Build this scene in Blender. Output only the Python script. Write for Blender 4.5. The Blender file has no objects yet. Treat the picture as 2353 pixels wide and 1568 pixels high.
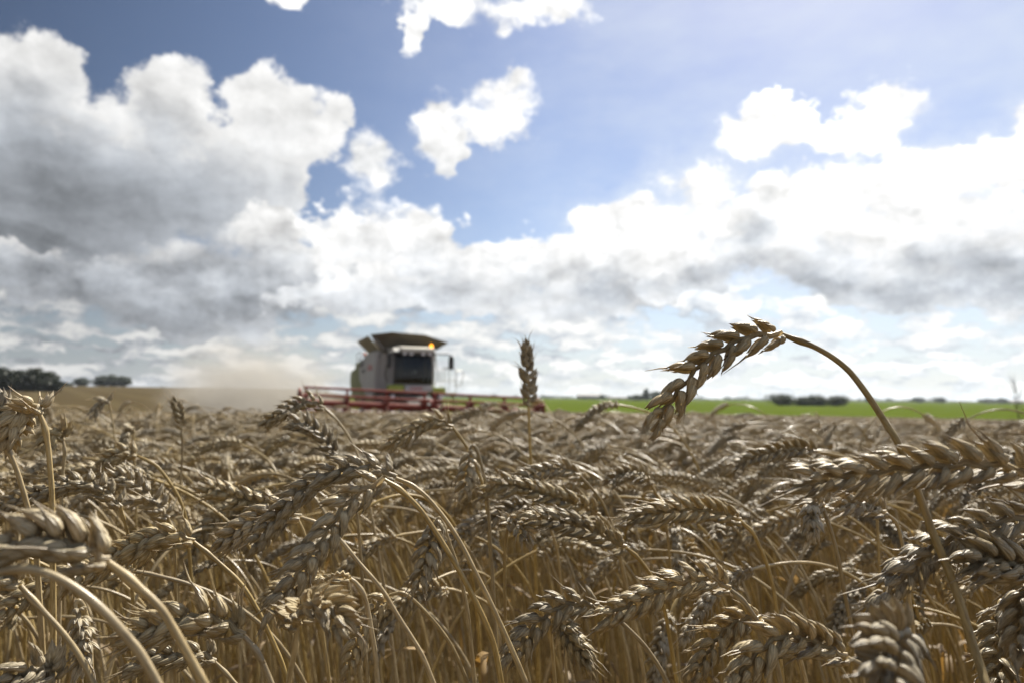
import bpy, math, random
import numpy as np
from mathutils import Vector, Matrix, Euler

rng = np.random.default_rng(7)
random.seed(7)
S = bpy.context.scene
COL = S.collection
R = math.radians
PI = math.pi

# ------------------------------------------------------------------ camera
EYE = 0.85
F = 1568.0                       # focal length in pixels of a 2352 x 1568 frame (24 mm lens)
PITCH, ROLL = R(4.61), R(0.55)
cam_d = bpy.data.cameras.new('camera')
cam = bpy.data.objects.new('camera', cam_d)
COL.objects.link(cam)
S.camera = cam
cam_d.sensor_width = 36.0
cam_d.lens = 24.0
cam_d.clip_start = 0.01
cam_d.clip_end = 20000
MROT = Matrix.Rotation(R(90) + PITCH, 3, 'X') @ Matrix.Rotation(ROLL, 3, 'Z')
cam.matrix_world = Matrix.Translation((0, 0, EYE)) @ MROT.to_4x4()
cam_d.dof.use_dof = True
cam_d.dof.focus_distance = 0.29
cam_d.dof.aperture_fstop = 13.0
MR = np.array(MROT)

def ray(px, py):
    return MR @ np.array([(px - 1176) / F, (784 - py) / F, -1.0])

def at(px, py, d):
    """world point seen at photo pixel (2352 x 1568 frame) at depth d"""
    return np.array([0, 0, EYE]) + ray(px, py) * d

def project(p):
    v = MR.T @ (np.asarray(p) - np.array([0, 0, EYE]))
    return 1176 + F * v[0] / -v[2], 784 - F * v[1] / -v[2], -v[2]

# ------------------------------------------------------------------ sun, sky, exposure
EXPOSURE = 1.0
SUN_AZ, SUN_EL = R(28), R(47)    # to the right of the view, high
sun_d = bpy.data.lights.new('sun', 'SUN')
sun_d.energy = 5.0
sun_d.angle = R(0.6)
sun_d.color = (1.0, 0.94, 0.84)
sun = bpy.data.objects.new('sun', sun_d)
COL.objects.link(sun)
sdir = Vector((math.sin(SUN_AZ) * math.cos(SUN_EL), math.cos(SUN_AZ) * math.cos(SUN_EL), math.sin(SUN_EL)))
sun.rotation_euler = sdir.to_track_quat('Z', 'Y').to_euler()
S.view_settings.view_transform = 'Standard'
S.view_settings.look = 'None'
S.view_settings.exposure = EXPOSURE
S.view_settings.gamma = 1.0
S.view_settings.use_curve_mapping = False
S.cycles.max_bounces = 6
S.cycles.diffuse_bounces = 2
S.cycles.glossy_bounces = 2
S.cycles.transmission_bounces = 4
S.cycles.transparent_max_bounces = 6
S.cycles.volume_bounces = 1
S.cycles.use_denoising = True
S.cycles.sample_clamp_indirect = 6.0

class NT:
    """small helper to write node trees"""
    def __init__(s, tree):
        s.t = tree
    def n(s, typ, **kw):
        nd = s.t.nodes.new(typ)
        for k, v in kw.items():
            setattr(nd, k, v)
        return nd
    def put(s, sock, v):
        if isinstance(v, bpy.types.NodeSocket):
            s.t.links.new(v, sock)
        elif v is not None:
            sock.default_value = v
    def math(s, op, a, b=None, c=None, clamp=False):
        nd = s.n('ShaderNodeMath', operation=op, use_clamp=clamp)
        for i, v in enumerate((a, b, c)):
            s.put(nd.inputs[i], v)
        return nd.outputs[0]
    def vec(s, op, a, b=None, scale=None):
        nd = s.n('ShaderNodeVectorMath', operation=op)
        s.put(nd.inputs[0], a)
        if b is not None:
            s.put(nd.inputs[1], b)
        if scale is not None:
            s.put(nd.inputs['Scale'], scale)
        return nd.outputs['Value'] if op in ('LENGTH', 'DOT_PRODUCT', 'DISTANCE') else nd.outputs[0]
    def noise(s, vec, scale, detail=4, rough=0.55, out='Fac', dist=0.0):
        nd = s.n('ShaderNodeTexNoise')
        s.put(nd.inputs['Vector'], vec)
        nd.inputs['Scale'].default_value = scale
        nd.inputs['Detail'].default_value = detail
        nd.inputs['Roughness'].default_value = rough
        nd.inputs['Distortion'].default_value = dist
        return nd.outputs[out]
    def ss(s, v, lo, hi, a=0.0, b=1.0):
        nd = s.n('ShaderNodeMapRange', interpolation_type='SMOOTHSTEP')
        s.put(nd.inputs[0], v)
        for i, x in enumerate((lo, hi, a, b)):
            s.put(nd.inputs[1 + i], x)
        return nd.outputs[0]
    def lin(s, v, lo, hi, a=0.0, b=1.0):
        nd = s.n('ShaderNodeMapRange')
        s.put(nd.inputs[0], v)
        for i, x in enumerate((lo, hi, a, b)):
            s.put(nd.inputs[1 + i], x)
        return nd.outputs[0]
    def mix(s, fac, a, b, typ='MIX'):
        nd = s.n('ShaderNodeMix', data_type='RGBA', blend_type=typ)
        s.put(nd.inputs['Factor'], fac)
        for nm, v in (('A', a), ('B', b)):
            sk = [i for i in nd.inputs if i.name == nm and i.type == 'RGBA'][0]
            if not isinstance(v, bpy.types.NodeSocket):
                v = tuple(v) + ((1,) if len(v) == 3 else ())
            s.put(sk, v)
        return [o for o in nd.outputs if o.type == 'RGBA'][0]
    def comb(s, x, y, z=0.0):
        nd = s.n('ShaderNodeCombineXYZ')
        for i, v in enumerate((x, y, z)):
            s.put(nd.inputs[i], v)
        return nd.outputs[0]

def azel(px, py):
    v = ray(px, py)
    v = v / np.linalg.norm(v)
    return math.atan2(v[0], v[1]), math.asin(v[2])

world = bpy.data.worlds.new('World')
S.world = world
world.use_nodes = True
wt = world.node_tree
wt.nodes.clear()
W = NT(wt)
SKY_STRENGTH = 0.088
sky = W.n('ShaderNodeTexSky', sky_type='NISHITA', sun_disc=False, sun_elevation=SUN_EL, sun_rotation=SUN_AZ,
          air_density=1.0, dust_density=0.6, ozone_density=2.0)
tc = W.n('ShaderNodeTexCoord')
dirv = tc.outputs['Generated']
sep = W.n('ShaderNodeSeparateXYZ')
W.put(sep.inputs[0], dirv)
az = W.math('ARCTAN2', sep.outputs[0], sep.outputs[1])
el = W.math('ARCSINE', sep.outputs[2])
q = W.comb(az, el)
# domain warp: large billows, then wisps
w1 = W.vec('SCALE', W.vec('SUBTRACT', W.noise(W.vec('MULTIPLY', q, (1, 1.4, 1)), 9, 2, 0.5, 'Color'), (0.5, 0.5, 0.5)), scale=0.10)
w2 = W.vec('SCALE', W.vec('SUBTRACT', W.noise(W.vec('MULTIPLY', q, (1, 1.3, 1)), 38, 7, 0.66, 'Color'), (0.5, 0.5, 0.5)), scale=0.052)
qw = W.vec('ADD', W.vec('ADD', q, w1), w2)

def blob_field(blobs, vec, k, strength=False):
    acc = None
    for b in blobs:
        cx, cy, rx, ry = b[:4]
        a0, e0 = azel(cx, cy)
        a1, _ = azel(cx + rx, cy)
        a2, _ = azel(cx - rx, cy)
        _, e1 = azel(cx, cy - ry)
        ra, re = abs(a1 - a2) / 2, abs(e1 - e0)
        d = W.vec('LENGTH', W.vec('MULTIPLY', W.vec('SUBTRACT', vec, (a0, e0, 0)), (1 / ra, 1 / re, 0)))
        if strength:
            f = W.math('MULTIPLY', W.ss(d, 1.15, 0.1), b[4])
        else:
            f = W.math('SUBTRACT', 1.0, d)
        if acc is None:
            acc = f
        elif strength:
            acc = W.math('MAXIMUM', acc, f)
        else:
            acc = W.math('SMOOTH_MAX', acc, f, k)
    return acc

K = 1.0 / (SKY_STRENGTH * 2 ** EXPOSURE)
qd = W.vec('MULTIPLY', W.vec('ADD', q, W.vec('SCALE', w2, scale=0.35)), (1, 1.25, 1))
edge = W.lin(W.noise(W.vec('MULTIPLY', q, (1, 1.5, 1)), 6, 3, 0.5), 0.35, 0.65, 0.12, 0.50)
shaden = W.noise(W.vec('MULTIPLY', W.vec('ADD', q, W.vec('SCALE', w2, scale=0.5)), (1, 1.6, 1)), 11, 6, 0.55)
wg = W.vec('ADD', W.vec('ADD', q, W.vec('SCALE', w1, scale=0.9)), W.vec('SCALE', w2, scale=0.5))

def elpx(y):
    return azel(1176, y)[1]

def cloud_layer(blobs, off, white, ytop, ybase, gmax, greys=(), rough=0.62, soft=1.0, bite=0.0, amp=1.0, glo=0.74, relk=1.0):
    """one bank of cumulus: white where it is thin or faces the sun, grey towards its thick flat base"""
    f0 = blob_field(blobs, qw, 0.22)
    qo = W.vec('ADD', qd, (off, off * 1.7, 0))
    d1 = W.noise(qo, 34, 9, rough)
    b1 = W.noise(qo, 12, 4, 0.5)
    f = W.math('ADD', f0, W.math('ADD', W.math('MULTIPLY', W.math('SUBTRACT', d1, 0.5), 0.62 * amp), W.math('MULTIPLY', W.math('SUBTRACT', b1, 0.5), 0.75 * amp)))
    f = W.math('SUBTRACT', f, bite)
    al = W.ss(W.math('DIVIDE', W.math('ADD', f, 0.08), W.math('MULTIPLY', edge, soft)), 0.0, 1.0)
    r1 = W.noise(W.vec('ADD', qo, (0.007, 0.014, 0)), 34, 9, rough)
    rb = W.noise(W.vec('ADD', qo, (0.016, 0.034, 0)), 12, 4, 0.5)
    rel = W.math('ADD', W.math('MULTIPLY', W.math('SUBTRACT', d1, r1), 0.62), W.math('MULTIPLY', W.math('SUBTRACT', b1, rb), 1.1))
    wob = W.math('MULTIPLY', W.math('SUBTRACT', b1, 0.5), 0.10)
    g = W.math('MULTIPLY', W.ss(W.math('ADD', el, wob), elpx(ytop), elpx(ybase)), gmax)
    if greys:
        g = W.math('MAXIMUM', g, blob_field(greys, wg, 0.1, True))
    g = W.math('MULTIPLY', W.math('MULTIPLY', g, W.lin(shaden, 0.32, 0.68, glo, 1.12)), W.math('MAXIMUM', W.ss(f, 0.02, 0.48), W.math('MULTIPLY', W.ss(el, elpx(0.5 * ytop + 0.5 * ybase), elpx(0.2 * ytop + 0.8 * ybase)), 0.9)))
    g = W.math('MINIMUM', g, 0.86)
    lum_ = W.math('MULTIPLY', white, W.math('SUBTRACT', 1.0, g))
    lum_ = W.math('ADD', lum_, W.math('MULTIPLY', W.math('MULTIPLY', rel, relk), W.math('SUBTRACT', 1.0, W.math('MULTIPLY', g, 0.85))))
    lum_ = W.math('MAXIMUM', lum_, 0.10)
    tint_ = W.mix(W.ss(g, 0.0, 0.5), (1.0, 0.995, 0.985), (0.86, 0.92, 1.0))
    return al, W.vec('SCALE', tint_, scale=W.math('MULTIPLY', lum_, K)), f

gleft = W.ss(az, -0.22, -0.60, 0.20, 0.64)
L_FARRIGHT = cloud_layer([(1775, 300, 120, 75), (2005, 285, 110, 98), (1600, 430, 88, 78), (1690, 510, 150, 55), (2030, 440, 255, 84), (2290, 380, 120, 75),
    (2370, 300, 65, 75), (2150, 530, 330, 80), (1850, 545, 280, 70), (1450, 500, 130, 60), (2150, 400, 100, 45), (1350, 520, 60, 40)], 0.37, 1.20, 400, 640, 0.20, amp=1.55, soft=1.3, glo=0.3)
L_LEFT = cloud_layer([(70, 195, 150, 110), (0, 340, 330, 230), (385, 250, 112, 120), (200, 430, 420, 230), (600, 270, 88, 125),
    (700, 295, 108, 88), (480, 430, 220, 170), (630, 410, 85, 120), (775, 268, 48, 26)], 0.0, W.lin(az, -0.6, -0.1, 0.86, 1.02), 230, 560, gleft,
    [(20, 535, 450, 100, 0.78), (150, 430, 400, 150, 0.46), (370, 300, 130, 100, 0.26)], glo=0.88, relk=0.55)
L_SMALL = cloud_layer([(860, 370, 70, 80), (1000, 290, 74, 74), (1150, 225, 74, 74), (1135, 290, 87, 60), (1030, 358, 47, 34),
    (1040, 0, 125, 64), (945, 75, 26, 68), (1240, 30, 125, 52), (660, 5, 60, 34)], 0.71, 1.08, 230, 420, 0.18, soft=1.7, bite=-0.06, amp=1.25, glo=0.3)
L_LOWLEFT = cloud_layer([(560, 655, 320, 105), (740, 615, 270, 95), (330, 650, 210, 100), (470, 722, 260, 50), (110, 625, 230, 55), (620, 540, 90, 50)], 1.13,
    W.lin(az, -0.6, -0.1, 0.72, 0.98), 490, 720, 0.48)
L_CENTRE = cloud_layer([(860, 545, 170, 95), (965, 565, 115, 95), (1110, 620, 180, 85), (1250, 605, 170, 80), (1390, 590, 170, 95), (1500, 600, 130, 100), (1000, 670, 280, 60),
    (1340, 680, 220, 62), (800, 690, 200, 45)], 1.49, 1.10, 480, 720, 0.36, [(1390, 668, 130, 80, 0.54), (1180, 695, 240, 34, 0.36)], amp=1.25, glo=0.5)
L_RIGHT = cloud_layer([(1750, 520, 105, 125), (1700, 590, 120, 70), (1900, 600, 190, 95), (2100, 625, 360, 90), (2260, 565, 220, 95), (2340, 655, 240, 70), (1600, 640, 130, 45)],
    1.87, 1.12, 430, 690, 0.46, [(1740, 540, 100, 100, 0.42), (2080, 610, 330, 90, 0.46)], amp=1.3, glo=0.40)
# thin torn veil around the clouds on the sunward side
halo = W.math('MULTIPLY', W.ss(L_FARRIGHT[2], -0.70, 0.10), W.ss(az, -0.05, 0.35, 0.10, 0.55))
halo = W.math('MULTIPLY', halo, W.ss(el, 0.42, 0.24))
# broken low cumulus above the horizon: smaller and flatter with distance
def low_band(sx, sy, scale, off):
    v = W.vec('ADD', W.vec('MULTIPLY', W.vec('ADD', q, W.vec('SCALE', w2, scale=0.45)), (sx, sy, 1)), (off, off, 0))
    n_ = W.noise(v, scale, 8, 0.58)
    m_ = W.noise(W.vec('ADD', v, (0.022, 0.05, 0)), scale, 8, 0.58)
    return n_, W.math('SUBTRACT', n_, m_)
nA, dA = low_band(1.0, 2.1, 11, 0.2)
nB, dB = low_band(1.0, 3.0, 19, 0.9)
kb = W.ss(el, 0.10, 0.055)
def blend(a, b):
    return W.math('ADD', W.math('MULTIPLY', a, W.math('SUBTRACT', 1.0, kb)), W.math('MULTIPLY', b, kb))
low1, lowd = blend(nA, nB), blend(dA, dB)
lowmask = W.ss(el, 0.21, 0.12)
lowalpha = W.math('MULTIPLY', W.ss(low1, 0.43, 0.53), lowmask)
# a scatter of cumulus for the rest of the sky (behind the camera, overhead)
restv = W.vec('MULTIPLY', dirv, (1, 1, 1.8))
rest1 = W.noise(restv, 3.2, 8, 0.55)
restmask = W.math('MAXIMUM', W.ss(W.math('ABSOLUTE', az), 0.72, 0.95), W.ss(el, 0.62, 0.85))
restalpha = W.math('MULTIPLY', W.ss(rest1, 0.50, 0.60), restmask)
# thin high veil on the sunward side
veiln = W.noise(W.vec('MULTIPLY', q, (1.0, 2.2, 1)), 5, 6, 0.6)
veil = W.math('MULTIPLY', W.math('MULTIPLY', W.ss(veiln, 0.25, 0.80), W.ss(az, -0.40, 0.40)), 0.46)

lowlum = W.math('ADD', W.lin(lowd, -0.13, 0.13, 0.54, 1.06), W.lin(az, -0.6, 0.3, -0.32, 0.14))
low_col = W.vec('SCALE', W.mix(W.ss(lowd, -0.1, 0.12), (0.86, 0.92, 1.0), (1, 0.995, 0.97)), scale=W.math('MULTIPLY', lowlum, K))
rest_col = W.vec('SCALE', (1, 0.99, 0.97), scale=W.lin(W.noise(restv, 9, 4), 0.3, 0.7, 0.42 * K, 0.95 * K))
base = W.vec('SCALE', W.mix(1.0, sky.outputs[0], (0.63, 0.60, 0.62), 'MULTIPLY'), scale=W.lin(az, -0.66, 0.05, 0.46, 1.06))
base = W.mix(veil, base, (0.84 * K, 0.90 * K, 0.96 * K))
hz = W.ss(el, 0.20, 0.0)
base = W.mix(W.math('MULTIPLY', hz, 0.58), base, W.vec('SCALE', (0.58, 0.68, 0.78), scale=W.lin(az, -0.6, 0.3, 0.60 * K, 1.12 * K)))
base = W.mix(halo, base, (0.95 * K, 0.98 * K, 1.0 * K))
c1 = W.mix(restalpha, base, rest_col)
c2 = W.mix(W.math('MULTIPLY', lowalpha, 0.96), c1, low_col)
c3 = c2
for (al_, co_, f_) in (L_FARRIGHT, L_LEFT, L_SMALL, L_LOWLEFT, L_CENTRE, L_RIGHT):
    c3 = W.mix(al_, c3, co_)
c4 = W.mix(W.math('MULTIPLY', W.ss(el, 0.03, -0.004), 0.4), c3, W.vec('SCALE', (0.70, 0.74, 0.76), scale=W.lin(az, -0.6, 0.3, 0.66 * K, 1.05 * K)))
bg = W.n('ShaderNodeBackground')
W.put(bg.inputs[0], c4)
bg.inputs[1].default_value = SKY_STRENGTH
wo = W.n('ShaderNodeOutputWorld')
wt.links.new(bg.outputs[0], wo.inputs[0])
world.cycles.sampling_method = 'MANUAL'
world.cycles.sample_map_resolution = 512

# ------------------------------------------------------------------ object helpers
def link(name, mesh, parent=None, mats=()):
    o = bpy.data.objects.new(name, mesh)
    COL.objects.link(o)
    for m in mats:
        o.data.materials.append(m)
    if parent is not None:
        o.parent = parent
    return o

def tag(o, label=None, cat=None, group=None, kind=None):
    if label:
        o['label'] = label
    if cat:
        o['category'] = cat
    if group:
        o['group'] = group
    if kind:
        o['kind'] = kind
    return o

def empty(name, loc, rz=0.0):
    o = bpy.data.objects.new(name, None)
    COL.objects.link(o)
    o.location = loc
    o.rotation_euler = (0, 0, rz)
    o.empty_display_size = 0.05
    return o

class MB:
    """collects quads / polygons; build() links them as ONE mesh object"""
    def __init__(s):
        s.v, s.f = [], []
    def add(s, vs, fs):
        o = len(s.v)
        s.v += [tuple(v) for v in vs]
        s.f += [tuple(i + o for i in f) for f in fs]
        return s
    def box(s, x0, x1, y0, y1, z0, z1):
        vs = [(x, y, z) for z in (z0, z1) for y in (y0, y1) for x in (x0, x1)]
        return s.add(vs, [(0, 2, 3, 1), (4, 5, 7, 6), (0, 1, 5, 4), (2, 6, 7, 3), (0, 4, 6, 2), (1, 3, 7, 5)])
    def prism(s, pts, axis, a, b):
        """polygon in the plane across axis, extruded from a to b"""
        n = len(pts)
        def p(u, v, w):
            return {'x': (w, u, v), 'y': (u, w, v), 'z': (u, v, w)}[axis]
        vs = [p(u, v, a) for u, v in pts] + [p(u, v, b) for u, v in pts]
        return s.add(vs, [tuple(range(n))[::-1], tuple(range(n, 2 * n))] + [(i, (i + 1) % n, n + (i + 1) % n, n + i) for i in range(n)])
    def plate(s, pts, th):
        """planar polygon of 3D points with a thickness"""
        P = [Vector(p) for p in pts]
        nrm = (P[1] - P[0]).cross(P[2] - P[0]).normalized() * th
        n = len(P)
        return s.add([tuple(p) for p in P] + [tuple(p + nrm) for p in P],
                     [tuple(range(n))[::-1], tuple(range(n, 2 * n))] + [(i, (i + 1) % n, n + (i + 1) % n, n + i) for i in range(n)])
    def tube(s, pts, r, k=8, cap=True):
        P = [Vector(p) for p in pts]
        n = len(P)
        rs = r if isinstance(r, (list, tuple)) else [r] * n
        T = [(P[min(i + 1, n - 1)] - P[max(i - 1, 0)]).normalized() for i in range(n)]
        u = T[0].orthogonal().normalized()
        vs = []
        for i in range(n):
            u = (u - T[i] * u.dot(T[i])).normalized()
            w = T[i].cross(u)
            for j in range(k):
                a = 2 * PI * j / k
                vs.append(tuple(P[i] + (u * math.cos(a) + w * math.sin(a)) * rs[i]))
        fs = [(i * k + j, i * k + (j + 1) % k, (i + 1) * k + (j + 1) % k, (i + 1) * k + j) for i in range(n - 1) for j in range(k)]
        if cap:
            fs += [tuple(range(k))[::-1], tuple((n - 1) * k + j for j in range(k))]
        return s.add(vs, fs)
    def build(s, name, mat, parent=None, bevel=0.0, smooth=False, loc=None):
        me = bpy.data.meshes.new(name)
        me.from_pydata(s.v, [], s.f)
        if smooth:
            me.polygons.foreach_set('use_smooth', [True] * len(me.polygons))
        me.update()
        o = link(name, me, parent, [mat] if mat else [])
        if bevel:
            b = o.modifiers.new('bevel', 'BEVEL')
            b.width = bevel
            b.segments = 2
            b.limit_method = 'ANGLE'
        if loc is not None:
            o.location = loc
        return o

def quad_mesh(name, verts, quads, uvs=None, mat_index=None, smooth=True):
    verts = np.ascontiguousarray(verts, dtype=np.float32)
    quads = np.ascontiguousarray(quads, dtype=np.int32)
    me = bpy.data.meshes.new(name)
    me.vertices.add(len(verts))
    me.vertices.foreach_set('co', verts.ravel())
    nq = len(quads)
    me.loops.add(nq * 4)
    me.loops.foreach_set('vertex_index', quads.ravel())
    me.polygons.add(nq)
    me.polygons.foreach_set('loop_start', np.arange(nq, dtype=np.int32) * 4)
    me.polygons.foreach_set('loop_total', np.full(nq, 4, dtype=np.int32))
    if smooth:
        me.polygons.foreach_set('use_smooth', np.ones(nq, dtype=bool))
    if mat_index is not None:
        me.polygons.foreach_set('material_index', np.ascontiguousarray(mat_index, dtype=np.int32))
    if uvs is not None:
        ul = me.uv_layers.new(name='UVMap')
        ul.data.foreach_set('uv', np.ascontiguousarray(uvs, dtype=np.float32).ravel())
    me.update(calc_edges=True)
    return me

# ------------------------------------------------------------------ materials
def mat(name):
    m = bpy.data.materials.new(name)
    m.use_nodes = True
    t = m.node_tree
    t.nodes.clear()
    out = t.nodes.new('ShaderNodeOutputMaterial')
    return m, NT(t), out

def paint(name, col, rough=0.45, dirt=0.35, dirtcol=(0.22, 0.18, 0.12), metal=0.0, scale=1.5):
    """painted metal with field dust lying over it in patches"""
    m, N, out = mat(name)
    c = N.n('ShaderNodeTexCoord').outputs['Object']
    n1 = N.noise(c, scale, 6, 0.6)
    n2 = N.noise(N.vec('MULTIPLY', c, (6, 6, 1)), scale * 1.3, 5, 0.6)
    f = N.math('MULTIPLY', N.ss(N.math('MULTIPLY', N.math('ADD', n1, n2), 0.5), 0.36, 0.66), dirt)
    b = N.n('ShaderNodeBsdfPrincipled')
    N.put(b.inputs['Base Color'], N.mix(f, col, dirtcol))
    N.put(b.inputs['Roughness'], N.lin(f, 0, 1, rough, 0.9))
    b.inputs['Metallic'].default_value = metal
    N.t.links.new(b.outputs[0], out.inputs[0])
    return m

def straw(name, c_lo, c_hi, c_weather, streak=(16, 2.2), rough=0.42, transl=0.22, tip=True, bump=0.25):
    """dry straw: streaks along the part, weathering in patches, a little light coming through"""
    m, N, out = mat(name)
    uv = N.n('ShaderNodeTexCoord').outputs['UV']
    ob = N.n('ShaderNodeTexCoord').outputs['Object']
    oi = N.n('ShaderNodeObjectInfo').outputs['Random']
    su = N.n('ShaderNodeSeparateXYZ')
    N.put(su.inputs[0], uv)
    sv = N.vec('ADD', N.vec('MULTIPLY', uv, (streak[0], streak[1], 1)), N.vec('SCALE', ob, scale=160.0))
    n1 = N.noise(sv, 1.0, 4, 0.6)
    n2 = N.noise(ob, 120.0, 4, 0.6)
    n3 = N.noise(N.vec('ADD', ob, N.comb(N.math('MULTIPLY', oi, 9.0), 0, 0)), 28.0, 3, 0.5)
    col = N.mix(N.ss(n1, 0.30, 0.70), c_lo, c_hi)
    col = N.mix(N.math('MULTIPLY', N.ss(n3, 0.45, 0.75), 0.55), col, c_weather)
    col = N.mix(N.math('MULTIPLY', N.ss(n2, 0.60, 0.72), 0.45), col, tuple(x * 0.45 for x in c_weather))
    if tip:
        col = N.mix(N.math('MULTIPLY', N.ss(su.outputs[1], 0.70, 1.0), N.ss(n2, 0.35, 0.62, 0.15, 0.65)), col, (0.16, 0.11, 0.07))
    hs = N.n('ShaderNodeHueSaturation')
    N.put(hs.inputs['Color'], col)
    N.put(hs.inputs['Value'], N.lin(oi, 0, 1, 0.78, 1.16))
    N.put(hs.inputs['Saturation'], N.lin(N.math('FRACT', N.math('MULTIPLY', oi, 7.31)), 0, 1, 0.80, 1.18))
    b = N.n('ShaderNodeBsdfPrincipled')
    N.put(b.inputs['Base Color'], hs.outputs[0])
    N.put(b.inputs['Roughness'], N.lin(n1, 0.3, 0.7, rough - 0.06, rough + 0.14))
    b.inputs['Specular IOR Level'].default_value = 0.55
    vein = N.math('SINE', N.math('MULTIPLY', su.outputs[0], 2 * PI * 11))
    bp = N.n('ShaderNodeBump')
    bp.inputs['Strength'].default_value = bump
    bp.inputs['Distance'].default_value = 0.0004
    N.put(bp.inputs['Height'], N.math('ADD', N.math('MULTIPLY', vein, 0.4), N.math('MULTIPLY', n1, 0.9)))
    N.t.links.new(bp.outputs[0], b.inputs['Normal'])
    tr = N.n('ShaderNodeBsdfTranslucent')
    N.put(tr.inputs[0], N.mix(1.0, hs.outputs[0], (1.0, 0.86, 0.58), 'MULTIPLY'))
    mx = N.n('ShaderNodeMixShader')
    mx.inputs[0].default_value = transl
    N.t.links.new(b.outputs[0], mx.inputs[1])
    N.t.links.new(tr.outputs[0], mx.inputs[2])
    N.t.links.new(mx.outputs[0], out.inputs[0])
    return m

M_EAR = straw('wheat_chaff', (0.335, 0.266, 0.155), (0.68, 0.58, 0.37), (0.26, 0.22, 0.155), transl=0.30, rough=0.40, bump=0.8)
M_STEM = straw('wheat_straw', (0.265, 0.19, 0.078), (0.49, 0.38, 0.19), (0.19, 0.135, 0.068), streak=(9, 0.35), rough=0.34, transl=0.08, tip=False, bump=0.12)
M_LEAF = straw('dry_leaf', (0.22, 0.145, 0.062), (0.36, 0.255, 0.125), (0.14, 0.10, 0.058), streak=(14, 1.5), rough=0.6, transl=0.35, tip=False, bump=0.3)

# ------------------------------------------------------------------ terrain: one polar sheet, split by what grows on it
def sstep(a, b, x):
    t = np.clip((np.asarray(x, dtype=float) - a) / (b - a), 0, 1)
    return t * t * (3 - 2 * t)

def terr(x, y):
    x = np.asarray(x, dtype=float); y = np.asarray(y, dtype=float)
    r = np.hypot(x, y)
    a = np.degrees(np.arctan2(x, y))
    z = -0.74 * (1 - np.exp(-(r / 20.0) ** 1.4))
    w = sstep(-9, -19, a) * sstep(-100, -70, a)
    hill = np.clip(r - 75, 0, 245) * 0.0172
    hill = hill - np.clip(r - 330, 0, 1200) * 0.004
    return z + w * hill

def field_mat(name, ca, cb, cc, stripe=None, sc=0.25):
    m, N, out = mat(name)
    c = N.n('ShaderNodeTexCoord').outputs['Object']
    n1 = N.noise(c, sc, 8, 0.65)
    n2 = N.noise(c, 14, 5, 0.7)
    n3 = N.noise(c, 0.03, 4, 0.5)
    col = N.mix(N.ss(n1, 0.32, 0.68), ca, cb)
    col = N.mix(N.math('MULTIPLY', N.ss(n2, 0.42, 0.7), 0.6), col, cc)
    col = N.mix(N.ss(n3, 0.4, 0.65, 0, 0.45), col, cb)
    if stripe:
        ang, per, ccol, amt = stripe
        s = N.n('ShaderNodeSeparateXYZ')
        N.put(s.inputs[0], N.vec('ADD', c, N.vec('SCALE', N.noise(c, 0.06, 2, 0.5, 'Color'), scale=1.2)))
        t = N.math('ADD', N.math('MULTIPLY', s.outputs[0], math.cos(ang)), N.math('MULTIPLY', s.outputs[1], math.sin(ang)))
        w = N.math('SINE', N.math('MULTIPLY', t, 2 * PI / per))
        col = N.mix(N.math('MULTIPLY', N.ss(w, -0.2, 0.9), amt), col, ccol)
    b = N.n('ShaderNodeBsdfPrincipled')
    N.put(b.inputs['Base Color'], col)
    b.inputs['Roughness'].default_value = 0.95
    b.inputs['Specular IOR Level'].default_value = 0.0
    bp = N.n('ShaderNodeBump')
    bp.inputs['Strength'].default_value = 0.6
    bp.inputs['Distance'].default_value = 0.05
    N.put(bp.inputs['Height'], n2)
    N.t.links.new(bp.outputs[0], b.inputs['Normal'])
    N.t.links.new(b.outputs[0], out.inputs[0])
    return m

M_SOIL = field_mat('soil', (0.085, 0.055, 0.028), (0.16, 0.11, 0.05), (0.24, 0.17, 0.075), sc=6)
M_STUB = field_mat('stubble', (0.060, 0.046, 0.025), (0.077, 0.059, 0.031), (0.048, 0.036, 0.019), stripe=(R(35), 7.0, (0.100, 0.080, 0.042), 0.4))
M_GREEN = field_mat('green_crop', (0.062, 0.088, 0.011), (0.078, 0.104, 0.016), (0.048, 0.072, 0.008), stripe=(R(12), 12.0, (0.074, 0.096, 0.013), 0.4))

radii = [0.0]
r_ = 0.4
while r_ < 3000:
    radii.append(r_)
    r_ *= 1.16 if r_ < 900 else 1.5
NA = 240
gv = []
for r in radii:
    for k in range(NA):
        a = 2 * PI * k / NA
        x, y = r * math.sin(a), r * math.cos(a)
        gv.append((x, y, float(terr(x, y))))
parts_f = {'ground': [], 'stubble_field': [], 'green_field': []}
for i in range(len(radii) - 1):
    rm = (radii[i] + radii[i + 1]) / 2
    for k in range(NA):
        am = (360.0 * (k + 0.5) / NA + 180) % 360 - 180
        f = (i * NA + k, i * NA + (k + 1) % NA, (i + 1) * NA + (k + 1) % NA, (i + 1) * NA + k)
        key = 'ground'
        if -100 < am < -14 and rm > 27:
            key = 'stubble_field'
        elif -14 < am < 100 and rm > 42:
            key = 'green_field'
        elif rm > 60:
            key = 'stubble_field'
        parts_f[key].append(f)
for key, m_ in (('ground', M_SOIL), ('stubble_field', M_STUB), ('green_field', M_GREEN)):
    used = sorted({i for f in parts_f[key] for i in f})
    idx = {o_: n_ for n_, o_ in enumerate(used)}
    me = bpy.data.meshes.new(key)
    me.from_pydata([gv[i] for i in used], [], [tuple(idx[i] for i in f)[::-1] for f in parts_f[key]])
    me.polygons.foreach_set('use_smooth', [True] * len(me.polygons))
    me.update()
    tag(link(key, me, None, [m_]), {'ground': 'brown soil under the standing ripe wheat', 'stubble_field': 'tan harvested stubble field rising gently to a crest',
        'green_field': 'flat bright green field beyond the wheat'}[key], 'ground', kind='structure')

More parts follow.
